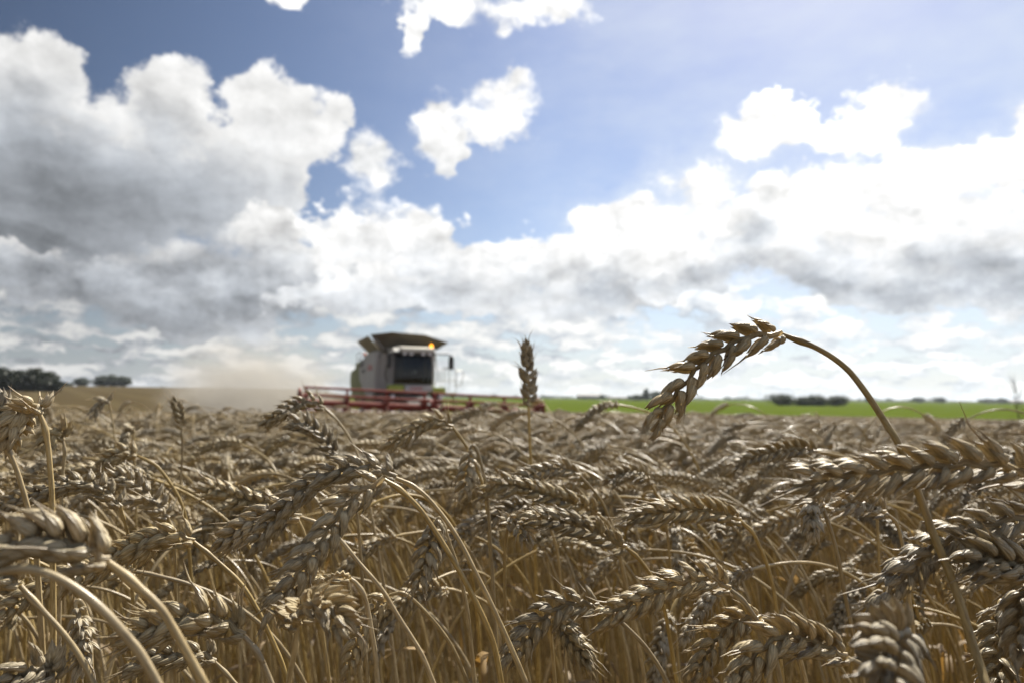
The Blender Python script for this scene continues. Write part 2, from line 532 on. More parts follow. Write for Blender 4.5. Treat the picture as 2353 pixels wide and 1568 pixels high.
# ------------------------------------------------------------------ trees, shrubs, far woods
def leaf_mat(name, ca, cb):
    m, N, out = mat(name)
    c = N.n('ShaderNodeTexCoord').outputs['Object']
    n1 = N.noise(c, 1.3, 4, 0.6)
    n2 = N.noise(c, 9.0, 2, 0.6)
    col = N.mix(N.ss(N.math('ADD', N.math('MULTIPLY', n1, 0.6), N.math('MULTIPLY', n2, 0.4)), 0.36, 0.64), ca, cb)
    b = N.n('ShaderNodeBsdfPrincipled')
    N.put(b.inputs['Base Color'], col)
    b.inputs['Roughness'].default_value = 0.6
    tr = N.n('ShaderNodeBsdfTranslucent')
    N.put(tr.inputs[0], col)
    mx = N.n('ShaderNodeMixShader')
    mx.inputs[0].default_value = 0.22
    N.t.links.new(b.outputs[0], mx.inputs[1])
    N.t.links.new(tr.outputs[0], mx.inputs[2])
    N.t.links.new(mx.outputs[0], out.inputs[0])
    return m

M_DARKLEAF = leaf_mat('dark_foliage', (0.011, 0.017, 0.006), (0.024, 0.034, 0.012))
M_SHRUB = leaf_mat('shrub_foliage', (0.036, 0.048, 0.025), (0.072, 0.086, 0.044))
M_FARLEAF = leaf_mat('far_foliage', (0.055, 0.072, 0.052), (0.085, 0.105, 0.070))  # paler base: part of the distance haze is put into the leaf colour
M_BARK = paint('bark', (0.10, 0.075, 0.05), 0.9, 0.5, (0.05, 0.04, 0.03))

def leaf_cloud(rg, lobes, n, size):
    """many small leaf faces spread through the lobes (cx, cy, cz, rx, ry, rz)"""
    lob = np.array(lobes)
    vol = lob[:, 3] * lob[:, 4] * lob[:, 5]
    pick = rg.choice(len(lob), n, p=vol / vol.sum())
    L = lob[pick]
    u = rg.normal(size=(n, 3))
    u /= np.linalg.norm(u, axis=1, keepdims=True)
    rad = rg.random(n) ** 0.42
    rad *= 1 + 0.16 * np.sin(u[:, 0] * 7 + pick) * np.cos(u[:, 2] * 6 + pick * 2)
    C = L[:, :3] + u * L[:, 3:] * rad[:, None]
    a = rg.normal(size=(n, 3)); a /= np.linalg.norm(a, axis=1, keepdims=True)
    b = np.cross(a, rg.normal(size=(n, 3))); b /= np.linalg.norm(b, axis=1, keepdims=True)
    s = size * (0.6 + 0.8 * rg.random(n))[:, None]
    v = np.stack([C - a * s, C + b * s * 0.55, C + a * s, C - b * s * 0.55], 1).reshape(-1, 3)
    return v, np.arange(n * 4).reshape(n, 4)

def tree(name, label, cat, x, y, h, w, group, m, n=1600, leaf=0.16, trunk=0.22, seed=0):
    rg = np.random.default_rng(seed)
    z0 = float(terr(x, y))
    root = tag(empty(name, (x, y, z0)), label, cat, group)
    lobes = []
    for i in range(9):
        t = (i + 0.5) / 9
        zz = h * (trunk + (0.92 - trunk) * t)
        wr = w * 0.5 * (math.sin(PI * (0.18 + 0.74 * t)) * 0.55)
        aa = i * 2.4 + seed
        off = w * 0.5 * 0.5 * math.sin(PI * (0.12 + 0.8 * t))
        lobes.append((math.cos(aa) * off, math.sin(aa) * off, zz, wr + 0.12 * w, wr + 0.12 * w, h * (0.10 + 0.06 * rg.random())))
    v, f = leaf_cloud(rg, lobes, n, leaf)
    v[:, 2] = np.clip(v[:, 2], 0.05, h)
    link('crown', quad_mesh('crown', v, f, smooth=False), root, [m])
    tb = MB()
    tb.tube([(0, 0, -0.1), (0.05, 0, h * 0.3), (-0.05, 0.03, h * 0.6), (0, 0, h * 0.85)], [w * 0.045, w * 0.035, w * 0.022, w * 0.006], 7)
    for l in lobes[1:8:2]:
        tb.tube([(0, 0, l[2] - h * 0.12), (l[0] * 0.5, l[1] * 0.5, l[2] - h * 0.02), (l[0] * 1.1, l[1] * 1.1, l[2] + h * 0.04)], [w * 0.018, w * 0.012, w * 0.004], 5)
    tb.build('trunk', M_BARK, root, smooth=True)
    return root

# dark wood at the far left: (pixel x, pixel y of the top, pixel width, depth, label)
WOOD = [
    (-70, 842, 78, 150, 'leftmost dark tree of the wood, cut by the picture edge', 1), (-25, 846, 76, 158, 'dark tree deep in the left wood, just inside the picture edge', 2),
    (12, 842, 70, 148, 'tall dark tree with a flat top at the left of the wood', 3), (48, 848, 64, 152, 'lower dark tree filling the dip in the left wood', 4),
    (82, 842, 66, 146, 'highest round-topped dark tree near the right end of the wood', 5), (108, 851, 54, 150, 'dark tree sloping down at the right end of the wood', 6),
    (124, 872, 30, 148, 'low dark bush closing the right end of the left wood', 7),
]
for (px, ptop, pw, d, lab, sd) in WOOD:
    p = at(px, ptop, d)
    z0 = float(terr(p[0], p[1]))
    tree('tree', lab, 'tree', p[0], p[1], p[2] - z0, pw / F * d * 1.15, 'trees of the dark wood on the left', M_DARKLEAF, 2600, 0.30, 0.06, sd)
for (px, ptop, pw, d, lab, sd) in [
    (148, 877, 30, 290, 'small low tree right of the dark wood on the crest', 11), (187, 866, 28, 290, 'lone round tree on the stubble crest', 12),
    (232, 861, 30, 290, 'left tree of the flat-topped clump on the crest', 13), (256, 858, 30, 292, 'middle tree of the flat-topped clump on the crest', 14),
    (283, 862, 32, 290, 'right tree of the flat-topped clump on the crest', 15)]:
    p = at(px, ptop, d)
    z0 = float(terr(p[0], p[1]))
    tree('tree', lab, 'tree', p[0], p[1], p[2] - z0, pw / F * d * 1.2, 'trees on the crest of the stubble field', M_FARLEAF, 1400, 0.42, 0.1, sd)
# shrub clump in the green field
for (px, ptop, pw, d, lab, sd) in [
    (1790, 901, 66, 172, 'left and tallest shrub of the clump in the green field', 21), (1842, 906, 46, 176, 'narrow shrub second from the left in the green field clump', 22),
    (1882, 902, 60, 172, 'broad shrub near the middle of the green field clump', 23), (1918, 904, 54, 174, 'right-hand shrub of the clump in the green field', 24)]:
    p = at(px, ptop, d)
    z0 = float(terr(p[0], p[1]))
    rg = np.random.default_rng(sd)
    h = p[2] - z0
    wd = pw / F * d
    root = tag(empty('shrub', (p[0], p[1], z0)), lab, 'shrub', 'shrubs in the green field')
    lobes = [(wd * 0.5 * (rg.random() - 0.5), 1.2 * (rg.random() - 0.5), h * (0.25 + 0.3 * rg.random()), wd * 0.36, wd * 0.36, h * 0.45) for _ in range(7)]
    v, f = leaf_cloud(rg, lobes, 3000, 0.17)
    v[:, 2] = np.clip(v[:, 2], 0.03, h)
    link('foliage', quad_mesh('foliage', v, f, smooth=False), root, [M_SHRUB])
    tb = MB()
    for k in range(5):
        a = k * 1.26
        tb.tube([(0.1 * math.cos(a), 0.1 * math.sin(a), -0.05), (0.5 * math.cos(a), 0.5 * math.sin(a), h * 0.5), (0.9 * math.cos(a), 0.9 * math.sin(a), h * 0.8)], [0.07, 0.045, 0.015], 5)
    tb.build('stems', M_BARK, root, smooth=True)
# trees beside the far farm
for (px, ptop, pw, d, lab, sd) in [
    (1484, 891, 14, 420, 'slim tall tree sticking up among the bushes behind the arching ear', 31), (1462, 905, 34, 420, 'low wide bush left of the slim tall tree by the far farm', 32),
    (1508, 896, 32, 420, 'rounded tree partly hidden by the tip of the arching ear', 33), (1382, 905, 14, 600, 'small far tree right of the dark barn', 34),
    (1995, 911, 16, 560, 'small dark far tree right of the shrub clump and beside the arching stem', 35), (2110, 911, 24, 560, 'wide dark far tree left of the right treeline gap', 36),
    (2160, 911, 20, 560, 'dark rounded far tree in the right-hand treeline', 37), (2268, 914, 34, 560, 'broad dark far tree near the right picture edge', 38), (2300, 913, 22, 560, 'pointed dark far tree nearest the right picture edge', 39)]:
    p = at(px, ptop, d)
    z0 = float(terr(p[0], p[1]))
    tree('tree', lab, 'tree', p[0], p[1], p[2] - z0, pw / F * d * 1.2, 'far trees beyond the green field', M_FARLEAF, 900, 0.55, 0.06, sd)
# far woods that read as one mass along the horizon
rg = np.random.default_rng(5)
for nm, lab, x0, x1, d, hh in (('far_treeline', 'thin dark line of far woods beyond the green field', 640, 2460, 900, 4.6),
                               ('far_treeline', 'thin dark line of far woods behind the stubble crest', -120, 760, 620, 4.0)):
    lobes = []
    px = x0
    while px < x1:
        w = (8 + 22 * rg.random())
        p = at(px, 905, d * (0.95 + 0.1 * rg.random()))
        z0 = float(terr(p[0], p[1]))
        h = hh * (0.35 + 0.9 * rg.random() ** 2)
        lobes.append((p[0], p[1], z0 + h * 0.45, w / F * d * 0.7, 8, h * 0.62))
        px += w * 0.8
    v, f = leaf_cloud(rg, lobes, 9000, 1.0)
    tag(link(nm, quad_mesh(nm, v, f, smooth=False), None, [M_FARLEAF]), lab, 'woods', kind='stuff')

# far barn and sheds
M_BARNWALL = paint('barn_boards', (0.085, 0.070, 0.070), 0.8, 0.3)
M_BARNROOF = paint('barn_roof', (0.12, 0.115, 0.13), 0.6, 0.3)
M_SHEDWALL = paint('shed_wall', (0.42, 0.38, 0.33), 0.8, 0.4)
M_DARKGLASS = paint('dark_opening', (0.02, 0.02, 0.022), 0.3, 0.1)
def farm_building(name, label, px, pbase_w, d, hwall, hroof, mw, mr, doors):
    p = at(px, 909, d)
    z0 = float(terr(p[0], p[1]))
    root = tag(empty(name, (p[0], p[1], z0)), label, 'building', None)
    w = pbase_w / F * d / 2
    MB().box(-w, w, -6, 6, -0.2, hwall).build('wall', mw, root)
    MB().prism([(-6.5, hwall), (6.5, hwall), (0, hwall + hroof)], 'x', -w - 0.4, w + 0.4).build('roof', mr, root)
    for dx in doors:
        MB().box(dx * w - 1.6, dx * w + 1.6, -6.08, -6.0, 0.0, hwall * 0.75).build('door', M_DARKGLASS, root)
    return root
farm_building('barn', 'long low dark barn on the horizon right of the harvester', 1355, 58, 700, 3.4, 2.2, M_BARNWALL, M_BARNROOF, (-0.5, 0.3))
farm_building('shed', 'low pale shed on the horizon just right of the dark barn', 1418, 44, 720, 2.0, 0.9, M_SHEDWALL, M_BARNROOF, (0.1,))
farm_building('shed', 'low pale shed at the far right end of the horizon', 2330, 34, 600, 1.9, 1.3, M_SHEDWALL, M_BARNROOF, (-0.2,))
# thin turbines on the horizon
M_MAST = paint('pale_mast', (0.55, 0.57, 0.60), 0.6, 0.1)
for i, (px, ptop, lab) in enumerate([(1716, 888, 'faint thin wind turbine, leftmost of four on the horizon'), (1743, 891, 'faint thin wind turbine, second from the left of four on the horizon'),
                                     (1812, 890, 'faint thin wind turbine above the left of the shrub clump'), (1856, 892, 'faint thin wind turbine above the middle of the shrub clump')]):
    d = 1400
    p = at(px, ptop, d)
    z0 = float(terr(p[0], p[1])) - 0.3
    root = tag(empty('wind_turbine', (p[0], p[1], z0)), lab, 'wind turbine', 'wind turbines on the horizon')
    h = p[2] - z0
    MB().tube([(0, 0, 0), (0, 0, h * 0.78)], [0.55, 0.3], 8).build('tower', M_MAST, root)
    MB().box(-0.4, 0.4, -0.9, 1.2, h * 0.78, h * 0.78 + 0.8).build('nacelle', M_MAST, root)
    for k in range(3):
        a = 2 * PI * k / 3 + i * 0.5
        bl = MB()
        bl.plate([(0, -1.0, h * 0.79), (0.28 * math.cos(a) + 2 * math.sin(a), -1.0, h * 0.79 + 2 * math.cos(a)), (h * 0.22 * math.sin(a), -1.0, h * 0.79 + h * 0.22 * math.cos(a))], 0.12)
        bl.build('blade', M_MAST, root)

# ------------------------------------------------------------------ the combine harvester
M_WHITE = paint('grey_white_paint', (0.45, 0.45, 0.445), 0.5, 0.4, (0.33, 0.30, 0.24))
M_CREAM = paint('cream_paint', (0.62, 0.58, 0.49), 0.5, 0.3, (0.36, 0.31, 0.23))
M_LIME = paint('green_paint', (0.30, 0.36, 0.03), 0.5, 0.35, (0.26, 0.25, 0.08))
M_OLIVE = paint('dusty_green_paint', (0.19, 0.215, 0.075), 0.6, 0.6, (0.22, 0.21, 0.11))
M_RED = paint('red_paint', (0.20, 0.020, 0.008), 0.7, 0.35, (0.18, 0.075, 0.04))
M_REDTXT = paint('red_lettering', (0.50, 0.05, 0.035), 0.5, 0.15)
M_BLACK = paint('black_plastic', (0.022, 0.022, 0.023), 0.5, 0.35, (0.12, 0.10, 0.07))
M_TANK = paint('tank_sheet', (0.105, 0.09, 0.062), 0.7, 0.5, (0.15, 0.125, 0.08))
M_TANK_LIT = paint('tank_sheet_lit', (0.26, 0.24, 0.15), 0.6, 0.5, (0.25, 0.21, 0.13))  # light on the left flap is put into this paler sheet colour
M_STEEL = paint('steel', (0.36, 0.36, 0.35), 0.4, 0.5, (0.22, 0.19, 0.14), 0.6)
M_RUBBER = paint('rubber', (0.03, 0.028, 0.026), 0.85, 0.7, (0.13, 0.10, 0.07))
M_LAMP = paint('lamp_glass', (0.80, 0.82, 0.84), 0.15, 0.05)
def glass_mat():
    m, N, out = mat('tinted_glass')
    g = N.n('ShaderNodeBsdfGlossy'); g.inputs['Roughness'].default_value = 0.03
    t = N.n('ShaderNodeBsdfTransparent'); t.inputs[0].default_value = (0.22, 0.25, 0.22, 1)
    fr = N.n('ShaderNodeFresnel'); fr.inputs[0].default_value = 1.45
    mx = N.n('ShaderNodeMixShader')
    N.t.links.new(fr.outputs[0], mx.inputs[0]); N.t.links.new(t.outputs[0], mx.inputs[1]); N.t.links.new(g.outputs[0], mx.inputs[2])
    N.t.links.new(mx.outputs[0], out.inputs[0])
    return m
M_GLASS = glass_mat()
def glow_mat(name, col, s):
    m, N, out = mat(name)
    e = N.n('ShaderNodeEmission'); e.inputs[0].default_value = (*col, 1); e.inputs[1].default_value = s
    N.t.links.new(e.outputs[0], out.inputs[0])
    return m
M_BEACON = glow_mat('lit_beacon', (1.0, 0.36, 0.02), 1.9)
M_AMBER = paint('amber_plastic', (0.75, 0.20, 0.06), 0.3, 0.1)

CA = R(23)
cd = 35.0
cp = at(941, 908, cd)
cz = float(terr(cp[0], cp[1]))
combine = tag(empty('combine_harvester', (cp[0], cp[1], cz + 0.09), CA), 'grey and green combine harvester with open grain tank and wide red header', 'combine harvester')
def lift(z):
    return float(np.interp(z, [0, 1.0, 1.9, 3.4, 3.75, 4.62], [0, 1.0, 1.98, 3.62, 3.97, 4.68]))
def part(mb, name, m, parent=combine, **kw):
    if parent is combine or parent.parent is combine and parent.location.length == 0 and name != 'rim':
        st_ = 1.28 if name in ('body', 'side_panel', 'vent', 'rear_panel', 'straw_hood', 'engine_cover', 'rear_rail', 'rear_beacon', 'unloading_auger') or parent.name.startswith(('side_panel', 'rear_beacon')) else 1.0
        mb.v = [(x, y if y < 1 else 1 + (y - 1) * st_, lift(z)) for x, y, z in mb.v]
    return mb.build(name, m, parent, **kw)

# chassis and body (local: -y is forward, x right, z up)
body = part(MB().box(-1.35, 1.35, 0.95, 6.6, 1.0, 3.2), 'body', M_OLIVE, bevel=0.06)
for s in (-1, 1):
    sp = [(1.0, 1.55), (1.6, 1.25), (2.6, 1.35), (3.6, 1.75), (4.3, 2.2), (4.5, 2.75), (4.35, 3.05), (2.9, 3.45), (1.0, 3.5)]
    xs = (-1.62, -1.36) if s < 0 else (1.36, 1.62)
    pn = part(MB().prism(sp, 'x', *xs), 'side_panel', M_WHITE, bevel=0.04)
    part(MB().prism([(3.35, 2.95), (4.2, 2.8), (4.2, 3.0), (3.35, 3.2)], 'x', xs[0] - 0.012 if s < 0 else xs[1] - 0.02, xs[0] + 0.02 if s < 0 else xs[1] + 0.012), 'vent', M_BLACK, pn)
    # green rear hood side
    part(MB().prism([(3.4, 1.4), (6.8, 1.35), (7.3, 2.2), (7.1, 2.75), (4.6, 2.95), (4.7, 2.3), (4.2, 1.75)], 'x', *((-1.5, -1.37) if s < 0 else (1.37, 1.5))), 'rear_panel', M_OLIVE, bevel=0.04)
for xa in (-1.36, 1.02):
    part(MB().box(xa, xa + 0.34, 0.93, 1.0, 1.55, 3.4), 'front_wall', M_WHITE)
part(MB().prism([(6.0, 1.2), (7.4, 1.5), (7.5, 2.3), (7.0, 2.9), (6.0, 3.1)], 'x', -1.3, 1.3), 'straw_hood', M_OLIVE, bevel=0.06)
# lettering on the side
def lettering(txt, size, m, loc, rot, parent, name='lettering', depth=0.004):
    cu = bpy.data.curves.new('lettering', 'FONT')
    cu.body = txt; cu.size = size; cu.extrude = depth; cu.align_x = 'CENTER'; cu.align_y = 'CENTER'
    cu.offset = size * 0.012
    tmp = bpy.data.objects.new('lettering', cu)
    COL.objects.link(tmp)
    dg = bpy.context.evaluated_depsgraph_get()
    me = bpy.data.meshes.new_from_object(tmp.evaluated_get(dg))
    bpy.data.objects.remove(tmp)
    bpy.data.curves.remove(cu)
    me.materials.clear()
    o = link(name, me, parent, [m])
    o.location = loc
    o.rotation_euler = rot
    return o
lettering('CLAAS', 0.42, M_REDTXT, (-1.626, 2.3, 2.9), (R(90), 0, R(-90)), combine)
lettering('LEXION', 0.26, M_BLACK, (-1.626, 4.1, 2.76), (R(90), 0, R(-90)), combine)
lettering('CLAAS', 0.21, M_REDTXT, (0.12, -0.812, 1.80), (R(90), 0, 0), combine)

# grain tank and its raised flaps
tank = part(MB().box(-1.3, 1.3, 1.1, 4.0, 3.15, 3.5), 'grain_tank', M_TANK, bevel=0.03)
T0, T1 = 3.47, 4.50
part(MB().plate([(-1.3, 1.05, T0), (1.3, 1.05, T0), (0.85, 0.30, 4.52), (-0.95, 0.22, 4.60), (-2.0, 0.52, 4.42)], 0.04), 'tank_flap', M_TANK)
part(MB().plate([(1.3, 1.05, T0), (1.3, 4.0, T0), (2.25, 4.1, 4.15), (2.28, 0.9, 4.15)], 0.04), 'tank_flap', M_TANK)
part(MB().plate([(1.3, 1.05, T0 + 0.01), (2.28, 0.9, 4.15), (0.85, 0.30, 4.52)], 0.03), 'tank_flap', M_TANK)
part(MB().plate([(-1.3, 3.9, T0), (-1.3, 1.05, T0), (-2.02, 0.95, 4.38), (-2.02, 4.0, 4.28)], 0.04), 'tank_flap', M_TANK_LIT)
part(MB().plate([(1.3, 4.0, T0), (-1.3, 4.0, T0), (-1.3, 4.75, T1 - 0.1), (1.3, 4.75, T1 - 0.1)], 0.04), 'tank_flap', M_TANK)
part(MB().tube([(-0.9, 0.32, 4.5), (-0.9, 0.32, 4.72)], 0.06), 'level_sensor', M_CREAM)
part(MB().tube([(-1.45, 0.9, 3.2), (-1.28, 0.55, 3.6), (-1.75, 0.62, 4.2)], 0.035), 'tank_stay', M_STEEL)

# cab
cab = part(MB().box(-1.0, 1.0, -0.45, 0.92, 1.82, 1.95).box(-1.0, 1.0, 0.84, 0.92, 1.95, 3.38), 'cab', M_WHITE, bevel=0.02)
for x in (-0.98, 0.98):
    part(MB().tube([(x, -0.55, 1.9), (x * 0.98, -0.62, 2.7), (x * 0.95, -0.5, 3.4)], 0.045, 6), 'cab_post', M_BLACK, cab)
part(MB().prism([(0.90, -0.50), (1.14, -0.46), (1.14, 0.85), (0.98, 0.85)], 'z', 1.9, 3.36), 'side_fairing', M_WHITE, cab, bevel=0.03)
ws = []
n = 8
for k in range(n + 1):
    a = -1 + 2 * k / n
    ws.append((a * 0.95, -0.62 - 0.14 * (1 - a * a)))
vs = [(x, y + 0.0, 1.95) for x, y in ws] + [(x, y - 0.05, 2.7) for x, y in ws] + [(x * 0.98, y + 0.12, 3.38) for x, y in ws]
fs = [(i + j * (n + 1), i + 1 + j * (n + 1), i + 1 + (j + 1) * (n + 1), i + (j + 1) * (n + 1)) for j in range(2) for i in range(n)]
part(MB().add(vs, fs), 'windscreen', M_GLASS, cab, smooth=True)
part(MB().add([(-0.99, -0.55, 1.95), (-0.99, 0.84, 1.95), (-0.99, 0.84, 3.38), (-0.94, -0.48, 3.38)], [(0, 1, 2, 3)]), 'side_window', M_GLASS, cab)
# dark inside of the cab: headliner, seat, console, steering wheel
part(MB().box(-0.92, 0.92, 0.76, 0.82, 1.95, 3.36).box(-0.92, 0.92, -0.5, 0.8, 1.951, 1.97), 'cab_lining', M_BLACK, cab)
st = part(MB().box(-0.24, 0.28, 0.15, 0.65, 2.3, 2.45).box(-0.22, 0.26, 0.6, 0.72, 2.4, 3.05), 'seat', M_BLACK, cab, bevel=0.05)
wl = MB()
wl.tube([(0.02 + 0.19 * math.cos(2 * PI * k / 14), -0.18 + 0.08 * math.sin(2 * PI * k / 14), 2.62 + 0.17 * math.sin(2 * PI * k / 14)) for k in range(15)], 0.018, 6, False)
wl.tube([(0.02, -0.3, 1.97), (0.02, -0.18, 2.62)], 0.04, 6)
part(wl, 'steering_wheel', M_BLACK, cab)
part(MB().tube([(0.16, -0.28, 2.5), (0.16, -0.33, 2.5)], 0.09, 12), 'windscreen_glint', M_LAMP, cab)  # pale disc added for the bright reflection in the windscreen
roof = part(MB().prism([(-0.95, 3.42), (-0.85, 3.62), (0.1, 3.74), (0.95, 3.74), (0.95, 3.40), (-0.8, 3.38)], 'x', -0.72, 1.05), 'cab_roof', M_CREAM, cab, bevel=0.05)
part(MB().prism([(-0.85, 3.40), (-0.6, 3.6), (0.9, 3.66), (0.9, 3.38), (-0.8, 3.34)], 'x', -1.1, -0.73), 'roof_end', M_STEEL, cab, bevel=0.03)
part(MB().box(-1.06, 1.1, -0.95, 0.3, 3.30, 3.375), 'visor', M_BLACK, cab, bevel=0.02)
for x in (-0.55, -0.2, 0.4, 0.75):
    part(MB().box(x - 0.09, x + 0.09, -0.99, -0.88, 3.26, 3.36), 'work_light', M_LAMP, cab, bevel=0.01)
bc = part(MB().tube([(1.0, -0.35, 3.58), (1.0, -0.35, 3.66)], 0.05, 10), 'beacon', M_BLACK)
part(MB().tube([(1.0, -0.35, 3.66), (1.0, -0.35, 3.72), (1.0, -0.35, 3.84), (1.0, -0.35, 3.88)], [0.07, 0.09, 0.082, 0.03], 12), 'beacon_lens', M_BEACON, bc, smooth=True)
bc2 = part(MB().tube([(-1.2, 4.9, 3.0), (-1.2, 4.9, 3.5)], 0.025, 8), 'rear_beacon', M_BLACK)
part(MB().tube([(-1.2, 4.9, 3.5), (-1.2, 4.9, 3.56), (-1.2, 4.9, 3.68), (-1.2, 4.9, 3.71)], [0.07, 0.09, 0.08, 0.03], 12), 'beacon_lens', M_AMBER, bc2, smooth=True)
for (ax, mx_) in ((1.05, 1.92), (-1.05, -1.28)):
    mi = part(MB().tube([(ax, -0.8, 3.32), (mx_ * 0.8 + ax * 0.2, -0.85, 3.34), (mx_, -0.85, 3.26)], 0.03, 6), 'mirror', M_BLACK)
    pts = [(0.13 * math.copysign(abs(math.cos(a)) ** 0.6, math.cos(a)) + mx_, 0.33 * math.copysign(abs(math.sin(a)) ** 0.6, math.sin(a)) + 2.95) for a in [2 * PI * k / 16 for k in range(16)]]
    part(MB().prism(pts, 'y', -0.92, -0.80), 'mirror_head', M_BLACK, mi, bevel=0.02)
part(MB().tube([(-1.06, -0.6, 3.3), (-1.3, -0.45, 2.9), (-1.38, -0.35, 2.35), (-1.3, -0.4, 2.05)], 0.03, 6), 'grab_rail', M_BLACK)
part(MB().tube([(1.2, -0.4, 3.3), (1.32, -0.42, 2.6), (1.36, -0.4, 2.2), (1.25, -0.4, 1.9)], 0.03, 6), 'grab_rail', M_STEEL)
# bumper below the windscreen: pale middle, green ends
part(MB().box(-0.45, 0.98, -0.80, -0.45, 1.58, 1.87), 'bumper', M_WHITE, bevel=0.04)
part(MB().box(-1.28, -0.46, -0.74, -0.2, 1.56, 1.88), 'fender', M_LIME, bevel=0.07)
part(MB().box(0.99, 1.72, -0.74, -0.2, 1.52, 1.80), 'fender', M_LIME, bevel=0.07)
part(MB().box(1.05, 2.35, -0.5, 0.9, 1.46, 1.56), 'platform', M_LIME, bevel=0.02)
part(MB().box(1.06, 1.36, -0.62, 0.9, 1.2, 1.459), 'platform_frame', M_BLACK)
rl = MB()
rl.tube([(1.5, -0.45, 1.56), (1.5, -0.45, 2.62), (1.62, -0.45, 2.72), (2.2, -0.45, 2.72), (2.32, -0.45, 2.6), (2.32, -0.45, 1.56)], 0.022, 6)
rl.tube([(1.5, -0.45, 2.12), (2.32, -0.45, 2.12)], 0.018, 6)
rl.tube([(1.95, -0.45, 1.56), (1.95, -0.45, 2.72)], 0.018, 6)
rl.tube([(2.32, -0.4, 2.6), (2.75, -0.2, 2.62), (2.85, -0.15, 2.5), (2.72, -0.2, 1.95), (2.6, -0.25, 1.88), (2.32, -0.4, 1.9)], 0.022, 6)
rl.tube([(2.1, 0.85, 1.56), (2.1, 0.85, 2.72), (2.32, 0.4, 2.72), (2.32, -0.4, 2.7)], 0.02, 6)
part(rl, 'handrail', M_STEEL)
ld = MB()
for yy in (-0.12, 0.32):
    ld.tube([(2.3, yy, 1.5), (2.62, yy, 0.5)], 0.035, 6)
for k in range(4):
    t = (k + 0.5) / 4
    ld.box(2.3 + 0.32 * t - 0.08, 2.3 + 0.32 * t + 0.08, -0.12, 0.32, 1.5 - t - 0.015, 1.5 - t + 0.015)
part(ld, 'ladder', M_OLIVE)
part(MB().tube([(1.45, -0.62, 1.35), (1.45, -0.70, 1.35)], 0.11, 12), 'headlight', M_LAMP)
part(MB().tube([(-1.05, -0.72, 1.36), (-1.05, -0.78, 1.36)], 0.09, 12), 'headlight', M_LAMP)
# engine deck and rail at the back
part(MB().box(-1.2, 1.2, 4.2, 6.3, 3.19, 3.34), 'engine_cover', M_BLACK, bevel=0.05)
rr = MB()
rr.tube([(-1.35, 5.1, 3.0), (-1.35, 5.1, 3.75), (-1.35, 6.2, 3.75), (-1.35, 6.2, 2.9)], 0.022, 6)
rr.tube([(-1.35, 5.1, 3.4), (-1.35, 6.2, 3.4)], 0.018, 6)
part(rr, 'rear_rail', M_STEEL)
part(MB().tube([(1.55, 1.3, 3.35), (1.62, 4.5, 3.42), (1.5, 7.6, 3.3)], 0.2, 12), 'unloading_auger', M_LIME, smooth=True)
# wheels
def wheel(x0, x1, y, r, hub):
    tb = MB()
    w = x1 - x0
    k = 36
    prof = [(x0, r * 0.55), (x0, r * 0.9), (x0 + w * 0.12, r * 0.985), (x1 - w * 0.12, r * 0.985), (x1, r * 0.9), (x1, r * 0.55)]
    vs = [(px, y + pr * math.cos(2 * PI * j / k), r + pr * math.sin(2 * PI * j / k)) for px, pr in prof for j in range(k)]
    fs = [(i * k + j, i * k + (j + 1) % k, (i + 1) * k + (j + 1) % k, (i + 1) * k + j) for i in range(5) for j in range(k)]
    tb.add(vs, fs)
    for j in range(18):
        a = 2 * PI * j / 18
        for (xa, xb, da) in ((x0 + 0.02, (x0 + x1) / 2, 0.0), ((x0 + x1) / 2, x1 - 0.02, 0.17)):
            q_ = []
            for (xx, aa, rr_) in ((xa, a + da - 0.04, 0.975), (xb, a + da + 0.10, 0.975), (xb, a + da + 0.17, 0.975), (xa, a + da + 0.03, 0.975), (xa, a + da - 0.04, 1.02), (xb, a + da + 0.10, 1.02), (xb, a + da + 0.17, 1.02), (xa, a + da + 0.03, 1.02)):
                q_.append((xx, y + r * rr_ * math.cos(aa), r + r * rr_ * math.sin(aa)))
            tb.add(q_, [(4, 5, 6, 7), (0, 1, 5, 4), (1, 2, 6, 5), (2, 3, 7, 6), (3, 0, 4, 7)])
    root = part(tb, 'wheel', M_RUBBER)
    xm = (x0 + x1) / 2
    part(MB().tube([(xm - w * 0.3, y, r), (xm + w * 0.3, y, r)], r * 0.56, 24), 'rim', hub, root)
    return root
wheel(-1.65, -0.9, 0.35, 0.80, M_RED)
wheel(0.9, 1.65, 0.35, 0.80, M_RED)
wheel(-1.45, -1.0, 5.2, 0.62, M_RED)
wheel(1.0, 1.45, 5.2, 0.62, M_RED)
part(MB().box(-0.9, 0.9, -0.3, 0.94, 0.7, 1.45), 'front_axle', M_BLACK, bevel=0.05)
part(MB().prism([(-2.7, 0.45), (-2.7, 1.0), (-0.45, 1.55), (-0.3, 0.95)], 'x', -0.75, 0.75), 'feeder_house', M_BLACK, bevel=0.03)

